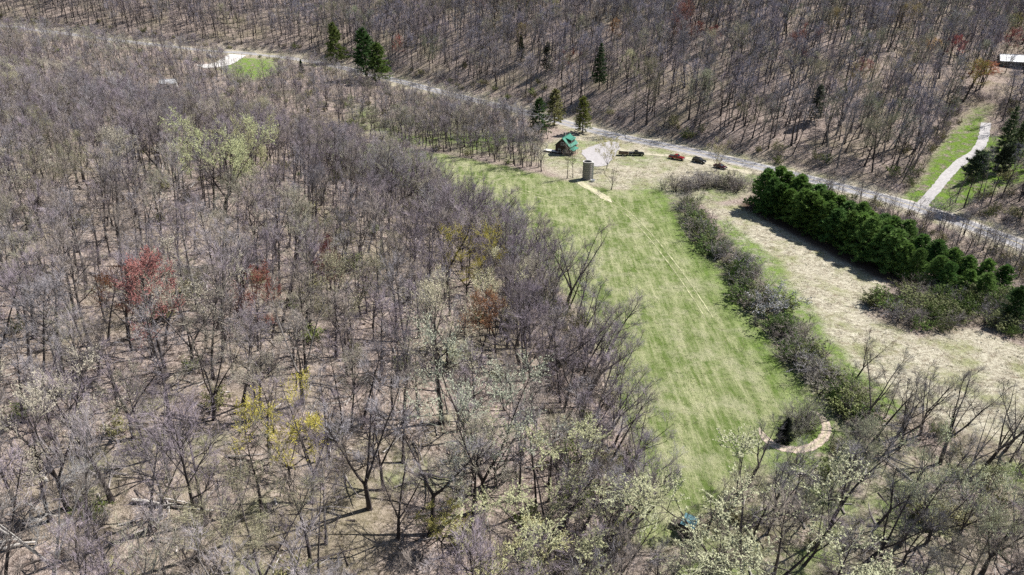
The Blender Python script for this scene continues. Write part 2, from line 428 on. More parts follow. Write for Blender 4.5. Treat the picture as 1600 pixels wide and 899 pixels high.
tag(strip('dirt_track', smooth_line(LOOP), (-.7, -0.3, 0.3, .7), 0.04, plain('trampled_soil', (0.40, 0.35, 0.24), 0.95, nscale=1.2, amt=0.35), 0.6, 0.6, 6), kind='structure')
for line in (((903, 281), (925, 296), (945, 310), (985, 335), (1030, 385), (1075, 445), (1110, 500)),
             ((905, 284), (940, 306), (940, 318), (880, 318), (820, 300), (740, 275))):
    L = smooth_line([tuple(at(*p)[:2]) for p in line])
    for w_ in (-0.85, 0.85):
        tag(strip('tyre_track', L, (w_ - 0.11, w_, w_ + 0.11), 0.05, TRACK, 0.2, 1.0), kind='structure')

tag(strip('dirt_track', smooth_line([tuple(at(*p)[:2]) for p in ((900, 281), (912, 289), (926, 297), (944, 308), (958, 318))]), (-1.3, -.7, .7, 1.3), 0.045, plain('pale_track', (.46, .41, .28), .95, nscale=.9, amt=.35), .6, .8, 5), kind='structure')
def patch(name, pts_px, lift, m, rings=7):
    b = smooth_line([tuple(at(*p)[:2]) for p in pts_px + pts_px[:1]], 2)[:-1]; b = b + np.array([[rng.uniform(-.5, .5), rng.uniform(-.5, .5)] for _ in b]); c = b.mean(0); n = len(b)
    V = np.vstack([c + (b - c) * (k + 1) / rings for k in range(rings)] + [c[None]]); F = []
    for k in range(rings - 1):
        for i in range(n): j = (i + 1) % n; F.append((k * n + i, k * n + j, (k + 1) * n + j, (k + 1) * n + i))
    F += [(len(V) - 1, i, (i + 1) % n) for i in range(n)]
    me = bpy.data.meshes.new(name); me.from_pydata(np.column_stack([V, h(V[:, 0], V[:, 1]) + lift]).tolist(), [], F); me.materials.append(m); me.update(); return link(name, me)
tag(patch('gravel_yard', [(908, 236), (928, 228), (948, 222), (966, 222), (968, 234), (960, 246), (952, 256), (938, 262), (922, 258), (914, 248)], 0.10, plain('gravel_yard', (0.37, 0.345, 0.335), 0.95, nscale=1.0, amt=0.2)), kind='structure')
# ------------------------------------------------------------------ trees: growing the meshes
def rdir(r): 
    v = Vector((r.gauss(0, 1), r.gauss(0, 1), r.gauss(0, 1))); return v.normalized()
def bend(r, d, ang):
    p = d.cross(rdir(r)).normalized(); return (d * math.cos(ang) + p * math.sin(ang)).normalized()
def along(pts, t):
    k = t * (len(pts) - 1); i = min(int(k), len(pts) - 2); return pts[i].lerp(pts[i + 1], k - i), (pts[i + 1] - pts[i]).normalized()
def grow(seed, H=20., r0=0.22, bole=0.42, CR=4.2, limbs=13, leaders=1, spread=0.0, kids=(6, 5, 4), tw=0.0115, twl=0.8, bud=0, bsize=0.12, el=(25, 65), droop=0.0):
    """Broadleaf tree: material 0 bark (trunk, limbs, branches), 1 twigs and buds."""
    r = random.Random(seed); m = MB()
    fork = bole * (0.75 if leaders > 1 else 1.0)
    def path(p, d, L, n, up, wob):
        pts = [p.copy()]
        for i in range(n):
            d = (d + Vector((r.uniform(-wob, wob), r.uniform(-wob, wob), up))).normalized(); pts.append(pts[-1] + d * L / n)
        return pts
    stem = path(Vector((0, 0, -0.4)), Vector((r.uniform(-.06, .06), r.uniform(-.06, .06), 1)), (fork if leaders > 1 else 0.97) * H, 7, 0.05, 0.07)
    lead = []
    if leaders == 1:
        m.tube(stem, [r0 * (1.5 if i == 0 else 1.0) * (1 - 0.88 * i / 7) for i in range(8)], 7, 0); lead.append((stem, r0, bole))
    else:
        m.tube(stem, [r0 * (1.45 if i == 0 else 1.0) * (1 - 0.3 * i / 7) for i in range(8)], 7, 0)
        a0 = r.uniform(0, 6.28)
        for k in range(leaders):
            a = a0 + 6.28 * k / leaders + r.uniform(-.4, .4); tilt = spread * r.uniform(0.55, 1.15)
            d = Vector((math.cos(a) * math.sin(tilt), math.sin(a) * math.sin(tilt), math.cos(tilt)))
            q = path(stem[-1], d, H * (1 - fork) * r.uniform(0.85, 1.05), 6, 0.05 - droop * 0.1, 0.10)
            rr = r0 * 0.72 / math.sqrt(leaders) * 1.25
            m.tube(q, [rr * (1 - 0.86 * i / 6) for i in range(7)], 5, 0); lead.append((q, rr, 0.18))
    tips = []
    ga = r.uniform(0, 6.28)
    nper = max(3, int(limbs / len(lead)))
    for q, rr, t0 in lead:
        for i in range(nper):
            u = (i + r.uniform(0.1, 0.9)) / nper; t = t0 + (0.97 - t0) * u
            ga += 2.4 + r.uniform(-.5, .5); p, dq = along(q, t)
            L = CR * (0.45 + 0.75 * math.sin(math.pi * (0.22 + 0.70 * u))) * r.uniform(0.75, 1.2) * (1.0 if leaders == 1 else 0.8)
            e = R(el[0] + (el[1] - el[0]) * u + r.uniform(-10, 10))
            d = Vector((math.cos(ga) * math.cos(e), math.sin(ga) * math.cos(e), math.sin(e)))
            lr = max(0.045, rr * (1 - 0.8 * t) * 0.62)
            lp = path(p, d, L, 4, 0.10 - droop, 0.13)
            m.tube(lp, [lr, lr * .78, lr * .55, lr * .35, lr * .15], 4, 0, False)
            for j in range(kids[0]):
                s = 0.22 + 0.78 * (j + r.random()) / kids[0]; p2, d2 = along(lp, min(s, 0.99))
                d2 = bend(r, d2, R(r.uniform(25, 55))); d2.z += 0.22 - droop; d2.normalize()
                L2 = L * 0.52 * (1.15 - 0.5 * s) * r.uniform(.7, 1.2) + 0.3
                r2 = max(0.024, lr * 0.5)
                mid_ = p2 + d2 * L2 * 0.5; d2b = (d2 + rdir(r) * 0.25 + Vector((0, 0, 0.12 - droop))).normalized(); end = mid_ + d2b * L2 * 0.5
                m.tube([p2, mid_, end], [r2, r2 * .62, r2 * .2], 3, 0, False)
                for k in range(kids[1]):
                    s3 = 0.2 + 0.8 * (k + r.random()) / kids[1]; p3, d3 = along([p2, mid_, end], min(s3, .99))
                    d3 = bend(r, d3, R(r.uniform(22, 50))); d3.z += 0.15 - droop; d3.normalize()
                    L3 = max(0.45, L2 * 0.55 * r.uniform(.6, 1.2)); e3 = p3 + d3 * L3
                    m.spike(p3, e3, tw * 1.6, 1)
                    for l in range(kids[2]):
                        s4 = 0.25 + 0.75 * (l + r.random()) / kids[2]; p4 = p3.lerp(e3, s4)
                        d4 = bend(r, d3, R(r.uniform(18, 50))); d4.z += 0.1 - droop * 1.5
                        e4 = p4 + d4.normalized() * twl * r.uniform(0.5, 1.15)
                        m.spike(p4, e4, tw, 1)
                        for b_ in range(bud):
                            m.leaf(p4.lerp(e4, 0.35 + 0.65 * r.random()), rdir(r), bsize * r.uniform(.6, 1.3), 1)
    return m
def grow_shrub(seed, H=3.6, stems=11, kids=(5, 4), leaves=0, lsize=0.14, spread=0.6):
    r = random.Random(seed); m = MB()
    for i in range(stems):
        a = r.uniform(0, 6.28); ti = spread * math.sqrt(r.random()) * 1.1; L = H * r.uniform(.65, 1.08)
        d = Vector((math.cos(a) * math.sin(ti), math.sin(a) * math.sin(ti), math.cos(ti)))
        p = Vector((math.cos(a), math.sin(a), 0)) * 0.35 * r.random() + Vector((0, 0, -0.2)); pts = [p]
        for k in range(4):
            d = (d + rdir(r) * 0.16 + Vector((d.x, d.y, 0)) * 0.05).normalized(); pts.append(pts[-1] + d * L / 4)
        m.tube(pts, [.035, .03, .024, .016, .006], 4, 0, False)
        for j in range(kids[0]):
            p2, d2 = along(pts, min(.99, .2 + .8 * (j + r.random()) / kids[0])); d2 = bend(r, d2, R(r.uniform(25, 60)))
            e2 = p2 + d2 * L * r.uniform(.2, .38); m.spike(p2, e2, 0.016, 1)
            for k in range(kids[1]):
                p3 = p2.lerp(e2, .2 + .8 * r.random()); d3 = bend(r, d2, R(r.uniform(20, 60)))
                e3 = p3 + d3 * r.uniform(.3, .75); m.spike(p3, e3, 0.011, 1)
                for l in range(leaves): m.leaf(p3.lerp(e3, r.random()), rdir(r), lsize * r.uniform(.6, 1.3), 1)
    return m
def grow_conifer(seed, H=20., CR=4., r0=0.25, base=0.15, whorls=22, per=6, clumps=7, csize=0.75, pw=0.9, gaps=0.1, flat_=0.0):
    r = random.Random(seed); m = MB()
    pts = [Vector((r.uniform(-.1, .1) * i / 6, r.uniform(-.1, .1) * i / 6, -0.4 + (H + .4) * i / 6)) for i in range(7)]
    m.tube(pts, [r0 * (1.2 if i == 0 else 1) * (1 - .94 * i / 6) for i in range(7)], 7, 0)
    ph = 0.0
    for w in range(whorls):
        u = (w + .5 * r.random()) / whorls; z = H * (base + (0.985 - base) * u)
        L0 = CR * max(0.07, (1 - u) ** pw) * (0.75 + 0.25 * math.sin(min(1, u * 6 + .4) * 1.57))
        ph += 0.7
        for b in range(per):
            if r.random() < gaps: continue
            a = ph + 6.28 * b / per + r.uniform(-.25, .25); L = L0 * r.uniform(.7, 1.2)
            e = R(-12 + 42 * u + r.uniform(-9, 9)) if not flat_ else R(r.uniform(0, 22))
            d = Vector((math.cos(a) * math.cos(e), math.sin(a) * math.cos(e), math.sin(e))); p = Vector((0, 0, z))
            q = p + d * L; q.z += L * 0.10
            m.spike(p, q, 0.05 * (1.2 - u), 0)
            for c in range(clumps):
                s = 0.22 + 0.80 * (c + r.random()) / clumps; pc = p.lerp(q, s)
                side = d.cross(Vector((0, 0, 1))).normalized() * r.uniform(-1, 1) * L * 0.26 * (1.2 - s)
                pc = pc + side + Vector((0, 0, r.uniform(-.12, .16)))
                k = csize * r.uniform(.7, 1.25) * (0.55 + 0.45 * min(1, L / 1.5))
                for l in range(6):
                    dd = (d * 0.9 + rdir(r) * 0.95 + Vector((0, 0, .28))).normalized(); m.leaf(pc + rdir(r) * .12, dd, k, 1, 0.17)
    for l in range(16): m.leaf(Vector((0, 0, H - .7 + .06 * l)), (Vector((0, 0, 1)) + rdir(r) * .8), csize * .6, 1, .2)
    return m

LIB = {}
def lib(kind, ms):
    LIB[kind] = [(a, a.mesh('trunk', [BARK], 0), a.mesh('crown', [TWIG if kind[:4] != 'coni' else NEEDLE], 1)) for a in ms]
lib('wood', [grow(11 + i, 20, 0.31, (0.40, 0.48, 0.36, 0.45, 0.5, .33, .42)[i], (4.0, 3.6, 4.8, 4.2, 3.4, 5.0, 4.4)[i], 13, kids=(6, 5, 4)) for i in range(7)])
lib('fork', [grow(31 + i, 20, 0.37, (0.34, 0.42, 0.28, 0.36, .24, .46)[i], 3.9, 15, (3, 2, 4, 3, 5, 2)[i], (0.42, 0.36, 0.5, 0.45, .5, .45)[i], kids=(7, 5, 4)) for i in range(6)])
lib('pole', [grow(51 + i, 20, 0.20, (0.54, 0.60, 0.5)[i], (2.9, 2.6, 3.2)[i], 9, kids=(4, 4, 3), tw=0.0115, twl=0.85) for i in range(3)])
lib('bud', [grow(71 + i, 17, 0.26, 0.42, 4.2, 14, (1, 3, 2)[i], 0.5, kids=(6, 5, 4), bud=8, bsize=0.115) for i in range(3)])
lib('pale', [grow(81 + i, 17, 0.28, 0.32, 4.2, 15, (1, 4, 3)[i], 0.62, bud=3, bsize=0.10, twl=0.9) for i in range(3)])
lib('willow', [grow(91 + i, 13, 0.28, 0.24, 4.6, 18, 5, 0.85, bud=9, bsize=0.105, el=(15, 50), droop=0.03) for i in range(2)])
lib('sapling', [grow(101 + i, 7, 0.05, 0.25, 1.7, 8, kids=(4, 3, 3), twl=0.5, tw=0.010) for i in range(3)])
lib('shrub', [grow_shrub(111 + i, 3.6, 17, (5, 5)) for i in range(3)])
lib('shrubleaf', [grow_shrub(121 + i, 3.2, 15, (6, 5), leaves=4, lsize=.17, spread=.75) for i in range(3)])
lib('conifer', [grow_conifer(131 + i, 20, 4.6, .27, .12, 20, 6, 9, .95, .6, .2) for i in range(3)])
lib('conifer_row', [grow_conifer(141 + i, 12, 4.4, .17, .10, 14, 7, 12, .8, .62, .12) for i in range(3)])
lib('conifer_slim', [grow_conifer(151 + i, 18, 2.3, .18, .18, 20, 6, 5, .75, .8, .1) for i in range(2)])
lib('conifer_small', [grow_conifer(161, 5, 1.3, .08, .03, 14, 6, 5, .5, .8, .02)])
lib('conifer_bare', [grow_conifer(171 + i, 19, 3.6, .24, .55, 9, 6, 9, 1.0, .35, .12, 1) for i in range(2)])
BASE_H = {'wood': 20, 'fork': 20, 'pole': 20, 'bud': 17, 'pale': 17, 'willow': 13, 'sapling': 7, 'shrub': 3.6, 'shrubleaf': 3.2, 'conifer': 20, 'conifer_row': 12, 'conifer_slim': 18, 'conifer_small': 5, 'conifer_bare': 19}

PURPLE, TAN, GREY, OLIVE, BLUEG = (0.335, 0.278, 0.305), (0.365, 0.31, 0.265), (0.33, 0.305, 0.315), (0.40, 0.375, 0.27), (0.30, 0.28, 0.335)
RED, ORANGE, YELLOW, PALEG, PALEB, WHITE = (0.34, 0.13, 0.115), (0.38, 0.19, 0.10), (0.60, 0.52, 0.12), (0.52, 0.53, 0.28), (0.47, 0.43, 0.30), (0.55, 0.53, 0.50)
DBARK, MBARK, LBARK = (0.065, 0.054, 0.05), (0.115, 0.098, 0.09), (0.45, 0.42, 0.38)
def put(name, kind, var, loc, height, tint, bark=DBARK, rz=0.0, lean=(0.0, 0.0), label=None, cat='tree', group=None, wide=1.0):
    mb, tm, cmsh = LIB[kind][var % len(LIB[kind])]
    s = height / BASE_H[kind]
    ux = Matrix.Rotation(lean[0], 4, 'Y') @ Matrix.Rotation(-lean[1], 4, 'X') @ Matrix.Rotation(rz, 4, 'Z')   # lean: towards +x, +y
    e = empty(name, loc, ux.to_euler(), (s * wide, s * wide, s))
    t = link('trunk' if 'shrub' not in kind else 'stem', tm, e); c = link('crown', cmsh, e)
    for o in (t, c): o['tint'] = tint; o['bark'] = bark
    if label: tag(e, label, cat, group)
    return e
def top_height(p, pytop):
    """height in metres of an upright thing standing at p whose top shows at row pytop"""
    lo, hi = 0.3, 60.0
    for _ in range(40):
        m = (lo + hi) / 2
        if float(project(p.x, p.y, p.z + m)[1]) > pytop: lo = m
        else: hi = m
    return lo

TAKEN = []                                              # (x, y, radius) already occupied
OCC = [(1243, 694, 62, 24, 118.0), (1582, 92, 26, 22, 400.0), (890, 222, 26, 16, 262.0)]
LAND = []                                               # landmarks for labels: (px, py, phrase)
def special(name, kind, var, bx, by, ty, tint, label, bark=DBARK, lean=(0, 0), cat='tree', group=None, wide=1.0, phrase=None, hmax=30, rz=None):
    p = at(bx, by); H = min(hmax, top_height(p, ty))
    if lean == (0, 0) and p.y < 220: lean = (.14 * min(1, max(0, -p.x) / 45), 0)
    e = put(name, kind, var, p, H, tint, bark, rng.uniform(0, 6.28) if rz is None else rz, lean, label, cat, group, wide)
    TAKEN.append((p.x, p.y, 2.6 if H > 9 else 1.5))
    if H > 6:
        ox, oy, od = project(p.x, p.y, p.z + .68 * H); hp_ = H * FPX / float(od); OCC.append((float(ox), float(oy), .2 * hp_ * wide + 6, .3 * hp_, float(od)))
    if phrase:
        cx, cy, _ = project(p.x, p.y, p.z + 0.65 * H); LAND.append((float(cx), float(cy), phrase))
    return e

sp = special
sp('maple_tree', 'bud', 0, 258, 578, 408, (0.33, 0.145, 0.125), 'large scarlet-budded maple with thick dark trunk in the near wood', rz=2.0, wide=.9, phrase='the large scarlet maple')
sp('maple_tree', 'bud', 1, 205, 548, 415, ORANGE, 'orange-brown budding maple just beside the large scarlet maple', wide=.8, phrase='the orange-brown maple')
sp('maple_tree', 'bud', 2, 515, 498, 376, (0.32, 0.14, 0.12), 'red-budded maple standing alone midway between scarlet maple and meadow', wide=.75, phrase='the lone red-budded maple')
sp('maple_tree', 'bud', 0, 403, 548, 428, (0.32, 0.12, 0.09), 'slim dull-red maple between the two brighter red maples', wide=.8, phrase='the slim dull-red maple')
sp('maple_tree', 'bud', 2, 752, 575, 458, (0.33, 0.17, 0.09), 'rusty orange budding tree near the meadow side of the wood', wide=.9, phrase='the rusty orange tree')
sp('young_tree', 'willow', 0, 452, 752, 618, (0.66, 0.57, 0.13), 'upright mustard-yellow budding tree low in the near wood', wide=.75, phrase='the mustard-yellow tree')
sp('young_tree', 'willow', 0, 730, 462, 352, (.66, .59, .17), 'bright lemon-yellow crowned tree among grey trees near the meadow', wide=.85, phrase='the lemon-yellow tree')
sp('willow_tree', 'willow', 1, 352, 330, 192, PALEG, 'big pale green rounded tree high in the wood, in fresh leaf', wide=.95, phrase='the big pale green tree')
sp('willow_tree', 'willow', 0, 392, 300, 184, (0.40, 0.38, 0.20), 'smaller straw-green tree just behind the big pale green tree', wide=.7)
sp('willow_tree', 'willow', 0, 852, 878, 716, (0.52, 0.51, 0.29), 'spreading pale green tree with leaning dark stems near bottom of meadow', lean=(.15, 0), wide=1.25, phrase='the spreading pale green tree')
sp('willow_tree', 'willow', 1, 1165, 965, 800, (0.45, 0.45, 0.28), 'broad pale green crown beside the blue-roofed hunting blind', wide=1.7, phrase='the broad pale crown by the blind')
sp('willow_tree', 'willow', 0, 1447, 850, 714, (0.54, 0.55, 0.36), 'silvery green tree in fresh leaf below the dry field', lean=(.1, 0), wide=.85, phrase='the silvery green tree')
sp('hardwood_tree', 'pale', 0, 690, 662, 462, PALEB, 'tall straight tree with pale beige buds and black trunk', phrase='the tall beige-budded tree')
sp('hardwood_tree', 'pale', 2, 760, 797, 548, (0.33, 0.34, 0.25), 'tall forked tree with grey-green buds in the open leaf litter', phrase='the grey-green forked tree')
sp('hardwood_tree', 'pale', 1, 334, 657, 478, (0.44, 0.39, 0.31), 'beige-budded tree with crooked dark trunk beside the scarlet maple', phrase='the crooked beige tree')
sp('hardwood_tree', 'pale', 1, 775, 560, 416, (0.58, 0.54, 0.34), 'cream-budded round tree below the lemon-yellow tree', wide=.8)
sp('sycamore_tree', 'fork', 2, 88, 920, 722, (0.42, 0.40, 0.38), 'whitish-barked old tree with broken spreading limbs in the bottom corner', LBARK, phrase='the whitish-barked tree')
sp('young_tree', 'bud', 1, 692, 872, 788, (0.42, 0.38, 0.12), 'low olive-yellow tree between forked tree and pale green tree', wide=1.1, phrase='the low olive tree')
sp('willow_tree', 'willow', 1, 795, 975, 862, (0.56, 0.53, 0.27), 'pale yellow-green treetop cut off by the lower edge of the picture', wide=1.1)
sp('hardwood_tree', 'fork', 0, 577, 795, 588, GREY, 'dark grey forked tree beyond the mustard-yellow tree', phrase='the dark forked tree')
sp('hardwood_tree', 'fork', 1, 826, 622, 490, (0.20, 0.17, 0.18), 'dark tree leaning hard towards the meadow with long bare limbs', lean=(.5, .1), phrase='the hard-leaning dark tree')
sp('hardwood_tree', 'fork', 3, 622, 842, 705, (0.24, 0.2, 0.19), 'crooked low tree with splayed bare limbs near the picture bottom', lean=(.2, 0))
sp('hardwood_tree', 'fork', 2, 885, 480, 330, TAN, 'wide-limbed bare tree on the wood edge nearest the green meadow', lean=(.12, 0), wide=1.1, phrase='the wide-limbed edge tree')
sp('hardwood_tree', 'fork', 0, 262, 290, 160, (0.2, 0.17, 0.17), 'black many-stemmed bare tree beside the big pale green tree', lean=(-.1, 0), phrase='the black many-stemmed tree')
sp('hardwood_tree', 'fork', 2, 1405, 700, 590, TAN, 'bare fan-shaped tree at the near edge of the dry field', lean=(.05, 0), phrase='the fan-shaped tree')
sp('hardwood_tree', 'fork', 0, 1468, 725, 575, (0.27, 0.24, 0.22), 'tall bare tree with upswept forks before the dry field', lean=(.1, 0), phrase='the upswept forked tree')
sp('hardwood_tree', 'fork', 2, 1540, 728, 592, (0.24, 0.24, 0.23), 'grey bare tree with wide forks, rightmost before the dry field', lean=(.2, 0), phrase='the wide grey fork')
sp('hardwood_tree', 'fork', 3, 1338, 592, 520, (0.26, 0.19, 0.16), 'small reddish bare tree growing out of the meadow hedgerow', lean=(.15, 0), phrase='the small reddish tree')
sp('hardwood_tree', 'fork', 1, 1290, 838, 685, GREY, 'slender twin-stemmed grey tree below the turning loop', lean=(.2, 0), phrase='the twin-stemmed tree')
sp('hardwood_tree', 'fork', 0, 1350, 882, 745, (0.2, 0.19, 0.2), 'dark leaning cluster-stemmed tree near the lower picture edge', lean=(.28, 0), phrase='the cluster-stemmed tree')
# around the yard
sp('young_tree', 'willow', 0, 948, 264, 216, (0.50, 0.44, 0.18), 'small yellow-topped tree on the gravel beside the silo', wide=.7, phrase='the yellow-topped yard tree')
sp('young_tree', 'willow', 1, 1119, 268, 220, (0.44, 0.40, 0.24), 'small beige-crowned tree beside the parked cars', wide=.7)
sp('yard_tree', 'fork', 2, 955, 297, 258, TAN, 'short vase-shaped bare tree in the grass behind the silo', wide=1.2)
sp('yard_tree', 'wood', 1, 886, 279, 225, TAN, 'thin bare tree in front of the cabin, farther from the silo', wide=.8)
sp('yard_tree', 'wood', 2, 895, 278, 232, TAN, 'thin bare tree in front of the cabin, nearer the silo', wide=.8)
sp('yard_tree', 'fork', 1, 1484, 322, 292, (0.2, 0.16, 0.15), 'small dark round bare tree on the lawn by the driveway', wide=1.5)
sp('yard_tree', 'fork', 2, 393, 121, 98, (0.26, 0.2, 0.17), 'small round bare tree on the lawn by the gravel turnoff', wide=1.5)
# colour on the far hillside
for (bx, by, ty, c, lb, w_) in ((1112, 82, 42, RED, 'bright red maple high on the hillside, taller of a close pair', 1.0), (1085, 76, 38, (0.34, 0.13, 0.1), 'pinkish red maple high on the hillside, paler of a close pair', .9),
                           (1341, 140, 92, RED, 'lone slim red maple on the grey right-hand hillside', .8), (1530, 140, 97, (0.42, 0.16, 0.08), 'wide orange-red crown below the white-roofed house', 1.9),
                           (1568, 92, 48, RED, 'red crown above the white-roofed house', 1.1), (1488, 105, 60, (0.30, 0.08, 0.07), 'dark crimson crown on hillside near the white-roofed house', .9),
                           (1449, 100, 58, (0.45, 0.27, 0.09), 'golden orange crown on the right-hand hillside', 1.0), (956, 75, 34, (0.34, 0.2, 0.10), 'dull orange crown near the pale-limbed hillside tree', .9),
                           (1504, 160, 100, (0.36, 0.31, 0.12), 'yellow-brown crown beside the wide orange-red crown', 1.2), (1580, 60, 22, (0.36, 0.34, 0.14), 'large olive-green crown in the top corner above the house', 1.6),
                           (622, 100, 60, (0.33, 0.12, 0.1), 'small red maple on the slope behind the big roadside pines', .7)):
    sp('hillside_maple', 'bud', rng.randrange(3), bx, by, ty, tuple(min(.6, v * 1.35) for v in c), lb, wide=w_ * 1.25, hmax=24)
for (bx, by, ty, c, bk, lb) in ((716, 62, 22, (0.42, 0.42, 0.43), LBARK, 'whitish bare tree high on the hillside above the road bend'), (938, 62, 14, (0.42, 0.42, 0.43), LBARK, 'pale-limbed sycamore-like tree near the top picture edge'),
                           (978, 145, 84, (0.48, 0.45, 0.26), DBARK, 'slender tree with cream-yellow top beside the slim hillside spruce'), (1010, 195, 68, (0.36, 0.33, 0.22), DBARK, 'tall beige-crowned tree rising mid-slope above the parked cars'),
                           (1400, 90, 40, (0.30, 0.30, 0.22), DBARK, 'grey-green budding tree on the upper right-hand hillside'), (868, 40, 4, (0.36, 0.34, 0.16), DBARK, 'olive budding tree at the top picture edge'),
                           (1570, 115, 70, (0.3, 0.3, 0.2), DBARK, 'green-grey tree close against the white-roofed house')):
    sp('hillside_tree', 'pale' if bk is DBARK else 'fork', rng.randrange(3), bx, by, ty, c, lb, bk, hmax=24)
# evergreens
G1, G2, G3, G4 = (0.055, 0.105, 0.03), (0.10, 0.15, 0.035), (0.20, 0.22, 0.06), (0.030, 0.058, 0.026)
for (k, bx, by, ty, c, w_, lb, ph) in (('conifer', 527, 100, 35, (0.13, 0.165, 0.045), .8, 'yellow-green pine beyond the road, left of the tallest pines', None), ('conifer', 574, 125, 44, G1, .95, 'tallest dark green roadside pine with ragged top', 'the tallest roadside pine'),
                           ('conifer', 593, 130, 66, G2, 1.0, 'lower fuller pine close against the tallest roadside pine', None), ('conifer_small', 472, 114, 94, G4, 1.0, 'small dark cone-shaped cedar beside the road', None),
                           ('conifer', 842, 215, 152, G1, .8, 'dark green pine behind the cabin', None), ('conifer', 866, 196, 138, (0.22, 0.21, 0.08), .8, 'sparse yellowish pine behind the cabin', None), ('conifer', 910, 208, 150, (0.18, 0.20, 0.05), .75, 'tall yellow-green pine rising behind the cabin', None),
                           ('conifer_slim', 936, 140, 66, (0.05, 0.085, 0.03), 1.0, 'slim dark spruce standing alone among bare hillside trees', None), ('conifer_slim', 814, 98, 54, (0.08, 0.09, 0.055), 1.0, 'dull green conifer on the hillside, left of a pair', None),
                           ('conifer', 854, 112, 66, (0.08, 0.09, 0.055), .6, 'dull green conifer on the hillside, right of a pair', None), ('conifer', 1272, 190, 132, (0.09, 0.10, 0.07), .6, 'faint greyish conifer low on the right-hand hillside', None),
                           ('conifer_slim', 1556, 268, 164, (0.09, 0.125, 0.05), .9, 'tall dark conifer beyond the driveway', None), ('conifer_slim', 1578, 262, 182, (0.10, 0.13, 0.055), .9, 'shorter conifer at the picture edge beyond the driveway', None),
                           ('conifer_bare', 1506, 325, 236, (.07, .10, .05), 1.0, 'bare-stemmed pine with flat dark top beside the driveway', None), ('conifer_bare', 1545, 322, 226, (0.045, 0.06, 0.035), .8, 'thin bare-stemmed pine near the picture edge', None), ('conifer', 1576, 505, 448, (0.05, 0.10, 0.025), 1.0, 'small green pine at the end of the shrub thicket', None)):
    sp('pine_tree' if 'slim' not in k else 'spruce_tree', k, rng.randrange(3), bx, by, ty, c, lb, wide=w_ * {'conifer': 1.6, 'conifer_slim': 1.35}.get(k, 1.0), cat='conifer', phrase=ph)
sp('juniper', 'conifer_small', 0, 1224, 690, 655, (0.016, 0.022, 0.015), 'small black-green juniper inside the turning loop', cat='conifer', wide=1.2)
ords = ['first', 'second', 'third', 'fourth', 'fifth', 'sixth', 'seventh', 'eighth', 'ninth', 'tenth', 'eleventh', 'twelfth', 'thirteenth', 'fourteenth', 'fifteenth', 'sixteenth', 'seventeenth', 'eighteenth', 'nineteenth', 'twentieth', 'twenty-first', 'twenty-second', 'twenty-third', 'twenty-fourth', 'twenty-fifth', 'twenty-sixth', 'twenty-seventh', 'twenty-eighth', 'twenty-ninth', 'thirtieth']
def row_of_pines(pxs, n, off, label_end, hgt):
    L = np.array([tuple(at(*p)[:2]) for p in pxs]); seg = np.hypot(*(L[1:] - L[:-1]).T); s = np.concatenate([[0], np.cumsum(seg)])
    for i in range(n):
        t = s[-1] * (i + 0.5 * off) / (n - 0.5); x, y = np.interp(t, s, L[:, 0]) + rng.uniform(-.5, .5), np.interp(t, s, L[:, 1]) + rng.uniform(-.5, .5)
        c = rng.choice([(.115, .21, .05), (.16, .26, .06), (0.10, 0.19, 0.045), (0.14, 0.23, 0.055)])
        put('row_pine', 'conifer_row', rng.randrange(3), (x, y, hz(x, y)), hgt * rng.uniform(.88, 1.07) * (1.12 if i == 0 else 1 if i < n * .6 else 1 - .45 * (i / n - .6) / .4), c, DBARK, rng.uniform(0, 6.28), (rng.gauss(0, .03), 0), f'{ords[i]} windbreak pine of the {label_end}, counted from the cars', 'conifer', 'planted pine windbreak', rng.uniform(1.05, 1.35))
        TAKEN.append((x, y, 2.0))
row_of_pines([(1190, 326), (1290, 374), (1385, 422), (1465, 452), (1545, 472)], 20, 0, 'row facing the dry field', 10.6)
row_of_pines([(1206, 316), (1306, 362), (1400, 408), (1480, 438), (1560, 456)], 19, 1, 'row facing the road', 11.0)

# ------------------------------------------------------------------ scattering the wood
def free(x, y, extra=0.0):
    return all((x - a) ** 2 + (y - b) ** 2 > (c + extra) ** 2 for a, b, c in TAKEN)
cand = []
rs = np.random.RandomState(5)
def jgrid(x0, x1, y0, y1, st):
    gx, gy = np.meshgrid(np.arange(x0, x1, st), np.arange(y0, y1, st))
    return gx.ravel() + rs.uniform(-.46, .46, gx.size) * st, gy.ravel() + rs.uniform(-.46, .46, gx.size) * st
def zones(x, y):
    d = polydist(x, y, ROAD, True); e = polydist(x, y, EDGE, True)
    open_ = np.maximum.reduce([sdpoly(x, y, MEADOW), sdpoly(x, y, FIELD), sdpoly(x, y, YARD), sdpoly(x, y, LAWN1) + 0, sdpoly(x, y, LAWN2)])
    return d, e, open_
def in_view(x, y, z, H, mx=120, mr=200):
    px, py, dep = project(x, y, z); tx, ty, dt = project(x, y, z + H)
    return (dep > 5) & (px > -mx) & (px < PW + mr) & (ty < PH + 60) & (py > -30)
pine_zone = flat([(1150, 300), (1230, 290), (1600, 420), (1640, 520), (1380, 470), (1330, 460), (1180, 350)])
def scatter(st, box, region, lawn=False):
    x, y = jgrid(*box, st); d, e, op = zones(x, y)
    dr = polydist(x, y, DRIVE); ju = polydist(x, y, JUNC)
    if lawn: op = np.full(x.shape, -9.)
    ok = (op < -0.5) & (np.abs(d) > 7.5) & (dr > 4.5) & (ju > 8) & region(x, y, d, e, op)
    x, y = x[ok], y[ok]; z = h(x, y); v = in_view(x, y, z, 20)
    return [(a, b, c) for a, b, c in zip(x[v], y[v], z[v]) if free(a, b)]
in_br = lambda x, y: sdpoly(x, y, BR_WOOD) > -2
in_pz = lambda x, y: sdpoly(x, y, pine_zone) > 0
